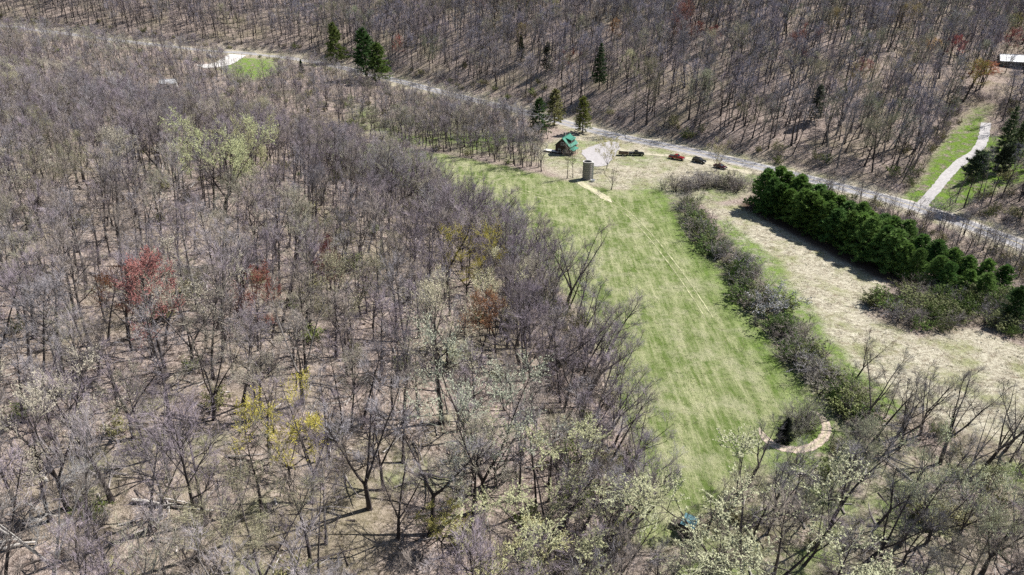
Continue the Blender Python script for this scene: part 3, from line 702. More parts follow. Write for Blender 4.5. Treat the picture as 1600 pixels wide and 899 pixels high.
left_pts = scatter(5.0, (-480, 70, 28, 560), lambda x, y, d, e, op: (d > 14) & (e < 0) & (rs.random_sample(x.size) < 0.92))
left_pts += [p for p in scatter(3.6, (-60, 60, 40, 300), lambda x, y, d, e, op: (d > 0) & (e < 0) & (e > -20) & (rs.random_sample(x.size) < .8)) if all((p[0] - q[0]) ** 2 + (p[1] - q[1]) ** 2 > 4 for q in left_pts)]
hill_pts = scatter(4.95, (-420, 520, 120, 640), lambda x, y, d, e, op: (d < -13) & (sdpoly(x, y, LAWN1) < -3))
br_pts = scatter(5.2, (-10, 140, 30, 115), lambda x, y, d, e, op: (e > 0) & in_br(x, y))
creek_pts = scatter(5.5, (-480, 60, 190, 650), lambda x, y, d, e, op: (d > 13) & (e > 0) & (x < 15) & (rs.random_sample(x.size) < .8))
creek_pts += scatter(4.2, (-45, 18, 225, 300), lambda x, y, d, e, op: (d > 12) & (e > 0) & (rs.random_sample(x.size) < .8))
side_pts = scatter(3.5, (60, 190, 110, 240), lambda x, y, d, e, op: (d > 0) & (e > 0) & ~in_br(x, y) & (np.abs(d) < 24) & (y < 205) & (rs.random_sample(x.size) < .8) & (sdpoly(x, y, FIELD) < -8))
far_lawn = scatter(7.0, (120, 330, 150, 340), lambda x, y, d, e, op: (d < -9) & (sdpoly(x, y, LAWN1) > -3) & (x - (y - 196) * .83 - 125 > 6) & (rs.random_sample(x.size) < .6), True)
trees = []
def wchoice(opts): 
    k = rng.random() * sum(w for _, w in opts)
    for o, w in opts:
        k -= w
        if k <= 0: return o
    return opts[-1][0]
hill_edge = lambda x, y: -float(polydist(np.array([x]), np.array([y]), ROAD, True)[0])
n1 = lambda x, y, s, sd: float(fbm(np.array([x / s]), np.array([y / s]), sd)[0])
for zn, pts in (('left', left_pts), ('hill', hill_pts), ('br', br_pts), ('creek', creek_pts), ('side', side_pts), ('lawn', far_lawn)):
    for x, y, z in pts:
        g = n1(x, y, 40, 61); f = rng.random()
        lean = [rng.gauss(0, .05), rng.gauss(0, .05)]
        if zn == 'left':
            e = -float(polydist(np.array([x]), np.array([y]), EDGE, True)[0])
            kind = wchoice((('wood', 6), ('fork', 2), ('pole', 2.5), ('pale', .8)))
            H = rng.triangular(8.5, 20.5, 15.5)
            rd_ = -hill_edge(x, y); H *= min(1, .4 + rd_ / 90); lean[0] += .15 * min(1, max(0, -x) / 45)
            if e < 10: kind = wchoice((('fork', 4), ('wood', 2))); lean[0] += rng.uniform(.08, .38); H *= .92
            if e < 45 and g > -0.1: tint = wchoice(((PURPLE, 3), ((0.31, 0.255, 0.285), 3), (TAN, 2), (GREY, 2)))
            else: tint = wchoice(((PURPLE, 3), (TAN, 2.4), (GREY, 1.6), (OLIVE, .8), ((0.40, 0.355, 0.36), 1.4)))
            if kind == 'pale': tint = wchoice((((0.37, 0.34, 0.22), 2), ((0.38, 0.34, 0.26), 2)))
        elif zn == 'hill':
            kind = wchoice((('pole', 6), ('wood', 3), ('fork', .8), ('pale', .5))); H = rng.uniform(15, 21.5)
            tint = wchoice(((PURPLE, 3), (BLUEG, 2.5), (GREY, 2), (TAN, 1.2), (OLIVE, .4))) if x < 60 else wchoice(((BLUEG, 5), (GREY, 3), (PURPLE, 1.5), (OLIVE, .8), ((.3, .3, .24), .8)))  # right hill twigs tinted bluer, painting in the cast from the sun angle
            if kind == 'pale': tint = wchoice((((0.36, 0.33, 0.22), 3), ((0.30, 0.31, 0.2), 2), ((0.33, 0.14, 0.1), .35), ((.38, .3, .14), .5)))
            lean[0] += 0.04
        elif zn == 'br':
            kind = wchoice((('fork', 5), ('wood', 3), ('pale', 1.5), ('pole', 1))); H = rng.uniform(9, 15); lean[0] += rng.uniform(0, .28)
            tint = wchoice(((GREY, 3), (TAN, 2.5), ((0.21, 0.2, 0.2), 3), (PURPLE, 1))) if kind != 'pale' else wchoice((((.34, .34, .22), 2), ((.3, .27, .2), 1)))
        elif zn == 'creek':
            kind = wchoice((('fork', 3), ('wood', 3), ('pole', 2), ('pale', 1))); rd_ = -hill_edge(x, y); H = rng.uniform(9, 14) * min(1, .55 + rd_ / 75); tint = wchoice(((TAN, 2), (GREY, 3), (PURPLE, 2), (OLIVE, 1.2)))
        elif zn == 'side':
            kind = wchoice((('pole', 3), ('wood', 2))); H = rng.uniform(6.5, 10.5); tint = wchoice(((TAN, 2), (GREY, 2)))
        else:
            kind = wchoice((('wood', 3), ('pole', 3))); H = rng.uniform(11, 17); tint = wchoice(((TAN, 2), (GREY, 2), (BLUEG, 1)))
        bark = wchoice(((DBARK, 3), (MBARK, 2), ((0.2, 0.18, 0.165), .8)))
        trees.append(dict(x=x, y=y, z=z, H=H, kind=kind, var=rng.randrange(42), tint=tint, bark=bark, lean=lean, rz=rng.uniform(0, 6.28), wide=rng.uniform(.85, 1.15), zn=zn))
px, py, dep = project([t['x'] for t in trees], [t['y'] for t in trees], [t['z'] + .6 * t['H'] for t in trees])
for t, a, b, c in zip(trees, px, py, dep): t['cx'], t['cy'], t['size'] = float(a), float(b), t['H'] / float(c)
def hides(t, dpt):
    for ox, oy, rx, ry, od in OCC:
        if dpt < od - 1 and abs(t['cx'] - ox) < rx and oy - ry < t['cy'] < oy + ry * 1.9: return True
    return False
trees = [t for t, c in zip(trees, dep) if not (hides(t, float(c)) and rng.random() < .96)]
vis = [t for t in trees if 5 < t['cx'] < PW - 5 and 5 < t['cy'] < PH - 12]
vis.sort(key=lambda t: -t['size'])
near = vis[:300]; near_ids = {id(t) for t in near}
rest = [t for t in trees if id(t) not in near_ids]
print('trees', len(trees), 'visible', len(vis), 'rest', len(rest))

# ---- labels that single out each of the 300: by its look and its rank on one side of a landmark
LAND += [(1075, 815, 'the blue-roofed blind'), (1243, 690, 'the turning loop'), (272, 794, 'the long bleached log'), (985, 560, 'the bulging wood edge'), (1020, 690, 'the meadow edge below the bulge')]
ords += [a + '-' + b for a in ('thirty', 'forty', 'fifty', 'sixty') for b in ords[:9]]
def look(t):
    lx = t['lean'][0] + (t['x'] / 900)
    w = {'wood': 'bare', 'fork': 'forked bare', 'pole': 'slender bare', 'pale': 'faintly budding'}[t['kind']]
    c = {PURPLE: 'purple-grey', TAN: 'tan', GREY: 'grey', OLIVE: 'olive', BLUEG: 'blue-grey'}.get(t['tint'], 'dull brown' if t['tint'][0] < .3 else 'pale')
    l = 'leaning ' if t['lean'][0] > .2 else ''
    return f'{l}{c} {w} tree'
def rank_labels(items, land, words_of):
    bins = {}
    for t in items:
        j = min(range(len(land)), key=lambda k: (land[k][0] - t['cx']) ** 2 + 1.6 * (land[k][1] - t['cy']) ** 2)
        dx, dy = t['cx'] - land[j][0], t['cy'] - land[j][1]
        side = ('right of' if dx > 0 else 'left of') if abs(dx) > abs(dy) * 1.1 else ('behind' if dy < 0 else 'in front of')
        bins.setdefault((j, side), []).append((math.hypot(dx, dy), t))
    for (j, side), v in bins.items():
        v.sort(key=lambda q: q[0])
        for i, (_, t) in enumerate(v):
            t['label'] = f"{words_of(t)}, {'nearest' if i == 0 else ords[i] + ' nearest'} {side} {land[j][2]}"
rank_labels(near, LAND, look)
for t in near:
    put('hardwood_tree', t['kind'], t['var'], (t['x'], t['y'], t['z']), t['H'], t['tint'], t['bark'], t['rz'], t['lean'], t['label'], 'tree', 'bare trees of the wood', t['wide'])

def instances(name, items, label, cat=None):
    """one object of kind stuff: points that carry the tree meshes"""
    kinds = sorted({(t['kind'], t['var'] % len(LIB[t['kind']])) for t in items}); kid = {k: i for i, k in enumerate(kinds)}
    me = bpy.data.meshes.new(name); me.from_pydata([(t['x'], t['y'], t['z']) for t in items], [], [])
    def attr(n, typ, f, vals):
        a = me.attributes.new(n, typ, 'POINT'); a.data.foreach_set(f, np.array(vals, np.int32 if typ == 'INT' else np.float32).ravel())
    attr('idx', 'INT', 'value', [kid[(t['kind'], t['var'] % len(LIB[t['kind']]))] for t in items])
    rots = [(Matrix.Rotation(t['lean'][0], 4, 'Y') @ Matrix.Rotation(-t['lean'][1], 4, 'X') @ Matrix.Rotation(t['rz'], 4, 'Z')).to_euler() for t in items]
    attr('rot', 'FLOAT_VECTOR', 'vector', [tuple(e) for e in rots])
    attr('scl', 'FLOAT_VECTOR', 'vector', [(t['H'] / BASE_H[t['kind']] * t['wide'], t['H'] / BASE_H[t['kind']] * t['wide'], t['H'] / BASE_H[t['kind']]) for t in items])
    attr('tint', 'FLOAT_VECTOR', 'vector', [t['tint'] for t in items]); attr('bark', 'FLOAT_VECTOR', 'vector', [t['bark'] for t in items])
    o = link(name, me); tag(o, label, cat, kind='stuff')
    ng = bpy.data.node_groups.new(name, 'GeometryNodeTree')
    ng.interface.new_socket('Geometry', in_out='INPUT', socket_type='NodeSocketGeometry'); ng.interface.new_socket('Geometry', in_out='OUTPUT', socket_type='NodeSocketGeometry')
    gi, go = ng.nodes.new('NodeGroupInput'), ng.nodes.new('NodeGroupOutput'); jn = ng.nodes.new('GeometryNodeJoinGeometry')
    def named(n, typ):
        q = ng.nodes.new('GeometryNodeInputNamedAttribute'); q.data_type = typ; q.inputs['Name'].default_value = n; return q.outputs[0]
    ri, rr_, rsc = named('idx', 'INT'), named('rot', 'FLOAT_VECTOR'), named('scl', 'FLOAT_VECTOR')
    for (k, v), i in kid.items():
        key = f'{k}_{v}'
        if key not in PROTO:
            is_con = k.startswith('conifer')
            PROTO[key] = bpy.data.objects.new('source_' + key, LIB[k][v][0].mesh('source_' + key, [BARK, NEEDLE if is_con else TWIG]))
        oi = ng.nodes.new('GeometryNodeObjectInfo'); oi.inputs['Object'].default_value = PROTO[key]; oi.inputs['As Instance'].default_value = True
        cp = ng.nodes.new('FunctionNodeCompare'); cp.data_type = 'INT'; cp.operation = 'EQUAL'
        ng.links.new(ri, cp.inputs[2]); cp.inputs[3].default_value = i
        ip = ng.nodes.new('GeometryNodeInstanceOnPoints')
        ng.links.new(gi.outputs[0], ip.inputs['Points']); ng.links.new(cp.outputs[0], ip.inputs['Selection']); ng.links.new(oi.outputs['Geometry'], ip.inputs['Instance'])
        ng.links.new(rr_, ip.inputs['Rotation']); ng.links.new(rsc, ip.inputs['Scale']); ng.links.new(ip.outputs[0], jn.inputs[0])
    ng.links.new(jn.outputs[0], go.inputs[0])
    md = o.modifiers.new('scatter', 'NODES'); md.node_group = ng
    return o
PROTO = {}
instances('forest', rest, 'bare grey-brown forest covering the hillside and the rest of the wood')

# fallen sticks and dead branches lying in the litter
def stick(seed):
    r = random.Random(seed); m = MB(); p = Vector((0, 0, .1)); d = Vector((1, r.uniform(-.2, .2), .05)).normalized(); pts = [p]
    for i in range(4): d = (d + rdir(r) * .18).normalized(); d.z *= .4; pts.append(pts[-1] + d * .8)
    m.tube(pts, [.085, .075, .06, .045, .015], 5, 0)
    for k in range(6):
        a, dd = along(pts, r.uniform(.25, .95)); b = bend(r, dd, R(r.uniform(30, 60))); b.z = abs(b.z) * .6; m.spike(a, a + b * r.uniform(.5, 1.4), .03, 0)
    return m
LIB['stick'] = [(stick(301 + i), None, None) for i in range(4)]; BASE_H['stick'] = 1.0
stk = []
for x, y, z in scatter(2.3, (-130, 70, 30, 190), lambda x, y, d, e, op: (d > 0) & ((e < 0) | in_br(x, y)) & (rs.random_sample(x.size) < .5)):
    stk.append(dict(x=x, y=y, z=z, H=rng.triangular(.5, 2.2, .8), kind='stick', var=rng.randrange(4), tint=TAN, bark=wchoice((((.11, .09, .08), 2), ((.34, .30, .27), 2), ((.5, .46, .42), .7))), lean=[rng.gauss(0, .05), 0], rz=rng.uniform(0, 6.28), wide=rng.uniform(.7, 1.1)))
instances('deadwood_litter', stk, 'fallen sticks and dead branches scattered through the leaf litter')

# undergrowth: saplings and brush nobody could count
ug = []
def brush(st, box, region, n_shr, hr, lawn=False):
    for x, y, z in scatter(st, box, region, lawn):
        if not (-80 < project(x, y, z)[0] < PW + 80): continue
        kind = wchoice((('sapling', 3), ('shrub', n_shr), ('shrubleaf', n_shr * .25)))
        tint = wchoice(((PURPLE, 2), (TAN, 3), (GREY, 2), (OLIVE, .8))) if kind != 'shrubleaf' else wchoice((((.17, .20, .06), 1), ((.25, .23, .11), 2)))
        H = rng.uniform(*hr) * (1.6 if kind == 'sapling' else 1)
        ug.append(dict(x=x, y=y, z=z, H=H, kind=kind, var=rng.randrange(3), tint=tint, bark=MBARK, lean=[rng.gauss(0, .1), rng.gauss(0, .1)], rz=rng.uniform(0, 6.28), wide=rng.uniform(.8, 1.3)))
brush(2.6, (-60, 62, 40, 260), lambda x, y, d, e, op: (e < 0) & (e > -14), 2.2, (2.0, 4.4))
brush(3.8, (-200, 70, 28, 330), lambda x, y, d, e, op: (d > 0) & (e < 0) & (fbm(x / 12, y / 12, 71) > -.12), 1.2, (1.4, 3.6))
brush(3.3, (-110, 20, 28, 115), lambda x, y, d, e, op: (e < 0) & (fbm(x / 12, y / 12, 79) > -.05), 2.0, (1.0, 3.0))
brush(2.6, (-10, 140, 30, 115), lambda x, y, d, e, op: (e > 0) & in_br(x, y) & (fbm(x / 9, y / 9, 73) > -.15), 4, (1.6, 3.4))
brush(4.0, (-480, 60, 190, 650), lambda x, y, d, e, op: (d > 8) & (e > 0) & (x < 15), 3, (1.5, 3.0))
brush(3.2, (100, 300, 120, 330), lambda x, y, d, e, op: (d < -7) & (sdpoly(x, y, LAWN1) > -6) & (rs.random_sample(x.size) < .5) & (fbm(x / 9, y / 9, 77) > .02) & (x - (y - 196) * .83 - 125 > 9), 4, (1.8, 3.8), True)
brush(2.6, (50, 190, 110, 260), lambda x, y, d, e, op: (d > 0) & (e > 0) & ~in_br(x, y) & (np.abs(d) < 26) & (sdpoly(x, y, MEADOW) < -3), 3, (1.5, 3.6))
brush(2.8, (-420, 330, 130, 640), lambda x, y, d, e, op: (d < 0) & (d > -16) & (rs.random_sample(x.size) < .75), 4, (1.8, 3.8))
brush(2.6, (90, 330, 150, 360), lambda x, y, d, e, op: (d < -7) & (sdpoly(x, y, LAWN1) > -9) & (sdpoly(x, y, LAWN1) < -.5) & (rs.random_sample(x.size) < .7), 3, (1.5, 4.0))
brush(5.5, (-300, 400, 130, 480), lambda x, y, d, e, op: (d < -16) & (rs.random_sample(x.size) < .55), 1, (1.2, 3.0))
print('undergrowth', len(ug))
instances('undergrowth', ug, 'brown brush and saplings growing under the bare trees')

# ------------------------------------------------------------------ shrubs one could count: hedgerow, thicket
shr = []
def hedge(line_px, st, width, hr, green, zone_name):
    L = resample(smooth_line([tuple(at(*p)[:2]) for p in line_px]), st)
    for li, (x, y) in enumerate(L):
        for k in range(rng.choice((2, 2, 2, 3))):
            x2, y2 = x + rng.gauss(.6, width * .62), y + rng.uniform(-width * .6, width * .6)
            lf = rng.random() < green
            shr.append(dict(x=x2, y=y2, z=hz(x2, y2), H=rng.uniform(*hr) * (.8 if lf else 1), kind='shrubleaf' if lf else 'shrub', var=rng.randrange(3), lean=[rng.gauss(0, .06), rng.gauss(0, .06)], rz=rng.uniform(0, 6.28), wide=rng.uniform(1.0, 1.4), bark=MBARK,
                            tint=wchoice((((.13, .195, .05), 3), ((.21, .235, .09), 2))) if lf else wchoice(((TAN, 3), (GREY, 2), ((.38, .34, .29), 2), ((.26, .22, .20), 2))), zn=zone_name))
hedge([(1068, 325), (1085, 352), (1108, 388), (1150, 425), (1172, 460), (1210, 505), (1245, 545), (1280, 595), (1318, 625), (1345, 660)], 1.65, 3.5, (2.4, 5.6), .5, 'hedge')
hedge([(1058, 300), (1100, 290), (1140, 292), (1175, 300)], 2.0, 4.5, (3.4, 6.0), .08, 'brush')
tpoly = flat([(1352, 478), (1400, 455), (1450, 450), (1560, 455), (1640, 480), (1640, 560), (1590, 530), (1520, 508), (1440, 522), (1385, 505)])
tx, ty_ = jgrid(60, 170, 90, 160, 2.7); okk = inpoly(tx, ty_, tpoly)
for x, y in zip(tx[okk], ty_[okk]):
    if float(project(x, y, 0)[0]) > PW + 60: continue
    lf = rng.random() < .4
    shr.append(dict(x=x, y=y, z=hz(x, y), H=rng.uniform(2.6, 4.6), kind='shrubleaf' if lf else 'shrub', var=rng.randrange(3), lean=[rng.gauss(0, .06), 0], rz=rng.uniform(0, 6.28), wide=rng.uniform(1., 1.35), bark=MBARK,
                    tint=wchoice((((.14, .20, .05), 2), ((.22, .235, .10), 2))) if lf else wchoice(((TAN, 2), (GREY, 2), ((.27, .24, .22), 2))), zn='thicket'))
for bx, by, H in ((1238, 664, 4.8), (1246, 668, 5.2), (1256, 666, 5.0), (1264, 676, 4.8), (1246, 682, 3.8), (1230, 652, 2.4), (1256, 658, 5.0), (1266, 664, 4.6)):
    p = at(bx, by); shr.append(dict(x=p.x, y=p.y, z=p.z, H=H, kind='shrub', var=rng.randrange(3), lean=[.1, 0], rz=rng.uniform(0, 6), wide=.95, bark=MBARK, tint=(.36, .335, .28), zn='loop'))
for k in range(16):
    q = [(1072, 318), (1090, 345), (1118, 385), (1150, 415), (1180, 455), (1215, 500), (1250, 540), (1285, 585), (1320, 615), (1350, 640), (1100, 292), (1125, 290), (1150, 292), (1165, 298), (1085, 300), (1380, 665)][k]
    p = at(q[0] + rng.uniform(-8, 8), q[1] + rng.uniform(-4, 4)); shr.append(dict(x=p.x, y=p.y, z=p.z, H=rng.uniform(5.5, 8.5), kind='sapling', var=rng.randrange(3), lean=[rng.gauss(.05, .1), 0], rz=rng.uniform(0, 6.28), wide=rng.uniform(1., 1.5), bark=MBARK, tint=wchoice(((TAN, 2), (GREY, 2))), zn='hedge' if k < 10 or k == 15 else 'brush'))
shr = [t for t in shr if t['zn'] == 'loop' or not (1170 < float(project(t['x'], t['y'], t['z'])[0]) < 1222 and 476 < float(project(t['x'], t['y'], t['z'])[1]) < 505) and not (1175 < float(project(t['x'], t['y'], t['z'])[0]) < 1306 and 630 < float(project(t['x'], t['y'], t['z'])[1]) < 722)]
ug_loop = at(1243, 676)
fx, fy, fd = project([t['x'] for t in shr], [t['y'] for t in shr], [t['z'] + 1.5 for t in shr])
for t, a, b in zip(shr, fx, fy): t['cx'], t['cy'] = float(a), float(b)
SLAND = [(1195, 468, 'the white-flowering bush'), (1075, 335, 'the far end of the hedgerow'), (1130, 410, 'the bend of the hedgerow'), (1243, 676, 'the turning loop'), (1340, 640, 'the near end of the hedgerow'), (1280, 575, 'the small reddish tree'), (1120, 285, 'the parked cars'),
         (1385, 490, 'the near tip of the thicket'), (1460, 490, 'the middle of the thicket'), (1540, 490, 'the road end of the thicket'), (1225, 520, 'the green strip')]
def slook(t):
    if t['kind'] == 'sapling': return f"{'tan' if t['tint'] is TAN else 'grey'} upright bare sapling"
    g = t['kind'] == 'shrubleaf'
    c = ('fresh green' if t['tint'][0] < .15 else 'yellow-green') if g else {TAN: 'tan', GREY: 'grey'}.get(t['tint'], 'pale brown' if t['tint'][0] > .3 else 'dark brown')
    return f"{'tall ' if t['H'] > 3.9 else 'low ' if t['H'] < 2.7 else ''}{c} {'leafy' if g else 'bare'} shrub"
rank_labels(shr, SLAND, slook)
for t in shr:
    put('shrub' if t['kind'] != 'sapling' else 'sapling', t['kind'], t['var'], (t['x'], t['y'], t['z']), t['H'], t['tint'], t['bark'], t['rz'], t['lean'], t['label'], 'shrub' if t['kind'] != 'sapling' else 'tree', {'hedge': 'hedgerow along the meadow', 'brush': 'brush by the yard', 'thicket': 'shrub thicket', 'loop': 'shrubs inside the turning loop'}[t['zn']], t['wide'])
special('flowering_bush', 'shrubleaf', 1, 1197, 486, 448, (0.66, 0.64, 0.62), 'white-flowering bush in the hedgerow along the meadow', MBARK, cat='shrub', wide=1.3)

# ------------------------------------------------------------------ grass tufts
def tuft(seed, n, hgt, rad):
    r = random.Random(seed); m = MB()
    for i in range(n):
        a = r.uniform(0, 6.28); p = Vector((math.cos(a), math.sin(a), 0)) * rad * math.sqrt(r.random())
        d = Vector((p.x * 1.2 + r.uniform(-.3, .3) * rad, p.y * 1.2 + r.uniform(-.3, .3) * rad, hgt * 1.0)).normalized()
        m.leaf(p - Vector((0, 0, .04)), d, hgt * r.uniform(.5, 1.2) * 1.2, 1, 0.14)
    return m
lib('tuft', [tuft(201 + i, 26, .20, .34) for i in range(3)]); BASE_H['tuft'] = .2
gr = []
def grass(poly, st, box, tints, hr, keep=.8):
    x, y = jgrid(*box, st); ok = (sdpoly(x, y, poly) > .3) & (rs.random_sample(x.size) < keep); x, y = x[ok], y[ok]; z = h(x, y)
    q = fbm(x / 6, y / 30, 81)
    for a, b, c, k in zip(x, y, z, q):
        pxx, pyy, _ = project(a, b, c)
        if not (-20 < pxx < PW + 20 and -10 < pyy < PH + 20): continue
        gr.append(dict(x=a, y=b, z=c, H=rng.uniform(*hr), kind='tuft', var=rng.randrange(3), tint=wchoice(tints), bark=MBARK, lean=[0, 0], rz=rng.uniform(0, 6.28), wide=rng.uniform(.8, 1.5)))
grass(MEADOW, 1.15, (-60, 70, 50, 300), (((.10, .17, .035), 2.2), ((.24, .27, .09), 2), ((.40, .38, .18), 2)), (.08, .24), .75)
grass(FIELD, 0.95, (40, 160, 70, 215), (((.54, .49, .37), 4), ((.42, .36, .26), 2), ((.22, .25, .10), 1)), (.10, .34), .4)
grass(YARD, 1.6, (0, 110, 190, 280), (((.42, .37, .24), 3), ((.14, .2, .05), 1.6)), (.12, .4), .6)
print('tufts', len(gr))
instances('grass', gr, 'short green and straw grass tufts of meadow and dry field')

# ------------------------------------------------------------------ buildings
GREEN_METAL = plain('green_metal_roof', (0.03, 0.19, 0.125), 0.45, 0.1, 0.5, nscale=2, amt=0.15, sc=(8, .4, 1))
LOGS = plain('dark_log_wall', (0.055, 0.038, 0.03), 0.85, nscale=1.5, amt=0.35, bump=0.05, sc=(.4, .4, 8))
TANW = plain('tan_board', (0.33, 0.25, 0.18), 0.8, nscale=2, amt=0.2, sc=(.6, .6, 6))
GLASS = plain('window_glass', (0.03, 0.035, 0.04), 0.08, 0.0, 0.8, amt=0.1)
WHITEP = plain('white_paint', (0.78, 0.77, 0.74), 0.5, nscale=1.5, amt=0.06)
CONC = plain('silo_concrete', (0.26, 0.24, 0.215), 0.9, nscale=2.2, amt=0.3, bump=0.03)
DARKW = plain('dark_wood', (0.06, 0.05, 0.042), 0.9, nscale=2, amt=0.3, sc=(1, 1, 5))
STEEL = plain('galvanised_steel', (0.45, 0.46, 0.47), 0.4, 0.6, 0.5, amt=0.2)
def part(name, parent, m, fn):
    b = MB(); fn(b); me = b.mesh(name, [m]); return link(name, me, parent)
def rect(name, parent, m, lo, hi): return part(name, parent, m, lambda b: b.box(lo, hi))
def roof_slab(name, parent, m, x0, x1, y0, z0, y1, z1, th=0.16):
    return part(name, parent, m, lambda b: (b.v.extend([Vector(q) for q in ((x0, y0, z0), (x1, y0, z0), (x1, y1, z1), (x0, y1, z1), (x0, y0, z0 - th), (x1, y0, z0 - th), (x1, y1, z1 - th), (x0, y1, z1 - th))]),
        b.f.extend([(0, 1, 2, 3), (7, 6, 5, 4), (0, 4, 5, 1), (1, 5, 6, 2), (2, 6, 7, 3), (3, 7, 4, 0)]), b.m.extend([0] * 6)))
def seams(roof, m, x0, x1, y0, z0, y1, z1, step, w=0.05, up=0.06):
    x = x0 + step / 2
    while x < x1:
        roof_slab('seam', roof, m, x - w / 2, x + w / 2, y0, z0 + up, y1, z1 + up, up * .9); x += step
def gable_house(name, p, rz, L, Wd, hw, hr, wall_m, roof_m, label, trim=WHITEP, wins=(), over=0.5, seam=0.6, door_m=DARKW, cat='house'):
    e = empty(name, (p.x, p.y, p.z - .15), (0, 0, rz)); tag(e, label, cat)
    part('wall', e, wall_m, lambda b: (b.v.extend([Vector((x, y, z)) for x in (-L / 2, L / 2) for (y, z) in ((-Wd / 2, 0), (Wd / 2, 0), (Wd / 2, hw), (0, hr), (-Wd / 2, hw))]),
        b.f.extend([(0, 1, 2, 3, 4), (9, 8, 7, 6, 5), (0, 5, 6, 1), (1, 6, 7, 2), (4, 9, 5, 0), (2, 7, 8, 3), (3, 8, 9, 4)]), b.m.extend([0] * 7)))
    sl_ = (hr - hw) / (Wd / 2)
    for sgn in (-1, 1):
        y1 = sgn * (Wd / 2 + over); z1 = hw - over * sl_ + .2
        r_ = roof_slab('roof_slope', e, roof_m, -L / 2 - over, L / 2 + over, 0, hr + .2, y1, z1)
        seams(r_, roof_m, -L / 2 - over, L / 2 + over, 0, hr + .2, y1, z1, seam)
    rect('ridge_cap', e, roof_m, (-L / 2 - over - .02, -.14, hr + .17), (L / 2 + over + .02, .14, hr + .29))
    for (ax, sgn, u, z, w, hh) in wins:
        t = .05
        if ax == 'x':
            fr = rect('window', e, trim, (sgn * L / 2 - t, u - w / 2 - .09, z - .09), (sgn * L / 2 + t, u + w / 2 + .09, z + hh + .09))
            rect('pane', fr, GLASS, (sgn * (L / 2 + t) - .01, u - w / 2, z), (sgn * (L / 2 + t) + .012, u + w / 2, z + hh))
        else:
            fr = rect('window', e, trim, (u - w / 2 - .09, sgn * Wd / 2 - t, z - .09), (u + w / 2 + .09, sgn * Wd / 2 + t, z + hh + .09))
            rect('pane', fr, GLASS, (u - w / 2, sgn * (Wd / 2 + t) - .01, z), (u + w / 2, sgn * (Wd / 2 + t) + .012, z + hh))
    return e
hp = at(884, 238)
cab = gable_house('cabin', hp, R(62), 7.4, 6.4, 3.9, 7.0, LOGS, GREEN_METAL, 'dark log cabin with bright green metal roof beside the gravel yard',
                  wins=(('x', -1, -1.3, 1.1, 1.1, 1.2), ('x', -1, 1.3, 1.1, 1.1, 1.2), ('x', -1, 0, 4.2, 1.2, 1.1), ('y', -1, 2.2, 1.2, 1.0, 1.1), ('y', -1, -2.2, 1.2, 1.0, 1.1)))
dd_ = rect('dormer', cab, LOGS, (-1.6, -2.7, 4.3), (2.8, -0.4, 6.35))
dr_ = roof_slab('dormer_roof', dd_, GREEN_METAL, -1.9, 3.1, -0.1, 7.0, -3.25, 6.15)
for u in (-.6, .6, 1.8): rect('dormer_window', dd_, GLASS, (u - .35, -2.73, 4.95), (u + .35, -2.68, 5.8))
pr = roof_slab('porch_roof', cab, GREEN_METAL, -3.9, 1.6, -3.2, 3.0, -5.2, 2.35)
for u in (-3.7, -1.1, 1.4): rect('porch_post', cab, TANW, (u - .08, -5.0, .1), (u + .08, -4.84, 2.4))
rect('porch_deck', cab, TANW, (-3.9, -5.1, .15), (1.6, -3.21, .4))
rect('chimney', cab, CONC, (1.7, 1.2, 5.4), (2.4, 1.9, 8.0))
dor = rect('door', cab, TANW, (-.5, -3.26, .4), (.5, -3.2, 2.5)); rect('handle', dor, STEEL, (.34, -3.3, 1.4), (.42, -3.26, 1.5))
# lean-to wing, tan, towards the yard
wg = rect('wing_wall', cab, TANW, (3.72, -2.6, 0), (6.4, 1.8, 2.5)); roof_slab('wing_roof', wg, plain('pale_roofing', (.5, .45, .42), .8), 3.72, 6.8, -2.9, 2.75, 2.1, 2.95)
cab.scale = (.88, .88, .88)
fh = at(1582, 104)
gable_house('farmhouse', fh, R(-22), 12, 8, 3.0, 5.2, plain('grey_green_siding', (.10, .115, .11), .8, sc=(.5, .5, 8)), plain('white_metal_roof', (.72, .72, .74), .4, .1, .5, amt=.05), 'dark-sided house with white metal roof in the upper corner of the valley',
            wins=(('y', -1, -4, 1, 1.3, 1.2), ('y', -1, -1, 1, 1.3, 1.2), ('y', -1, 3, 1, 1.3, 1.2), ('x', -1, 0, 1, 1.3, 1.2)))
ws = at(265, 137)
gable_house('shed', ws, R(20), 7, 5, 2.6, 3.9, WHITEP, plain('grey_roofing', (.5, .5, .5), .7), 'small white shed half hidden by trees near the gravel turnoff', wins=(('y', -1, 0, .9, 1, 1),), cat='shed')
# hollow concrete silo
spz = at(917, 280)
si = empty('silo', (spz.x, spz.y, spz.z - .2)); tag(si, 'roofless weathered concrete silo at the top of the meadow', 'silo')
def ring(b, r0, r1, z0, z1, n=28):
    k = len(b.v)
    for i in range(n):
        a = 6.2832 * i / n; c, s_ = math.cos(a), math.sin(a)
        b.v += [Vector((r1 * c, r1 * s_, z0)), Vector((r1 * c, r1 * s_, z1)), Vector((r0 * c, r0 * s_, z1)), Vector((r0 * c, r0 * s_, z0))]
    for i in range(n):
        p_, q_ = k + 4 * i, k + 4 * ((i + 1) % n)
        for j in range(4): b.f.append((p_ + j, q_ + j, q_ + (j + 1) % 4, p_ + (j + 1) % 4)); b.m.append(0)
HOOP = plain('rusty_hoop', (.19, .165, .145), .8)
SR, SHT = 1.55, top_height(spz, 252)
part('wall', si, CONC, lambda b: ring(b, SR - .16, SR, 0, SHT))
for i in range(9): part('hoop', si, HOOP, lambda b, i=i: ring(b, SR + .004, SR + .05, .5 + i * (SHT - .7) / 8, .58 + i * (SHT - .7) / 8))
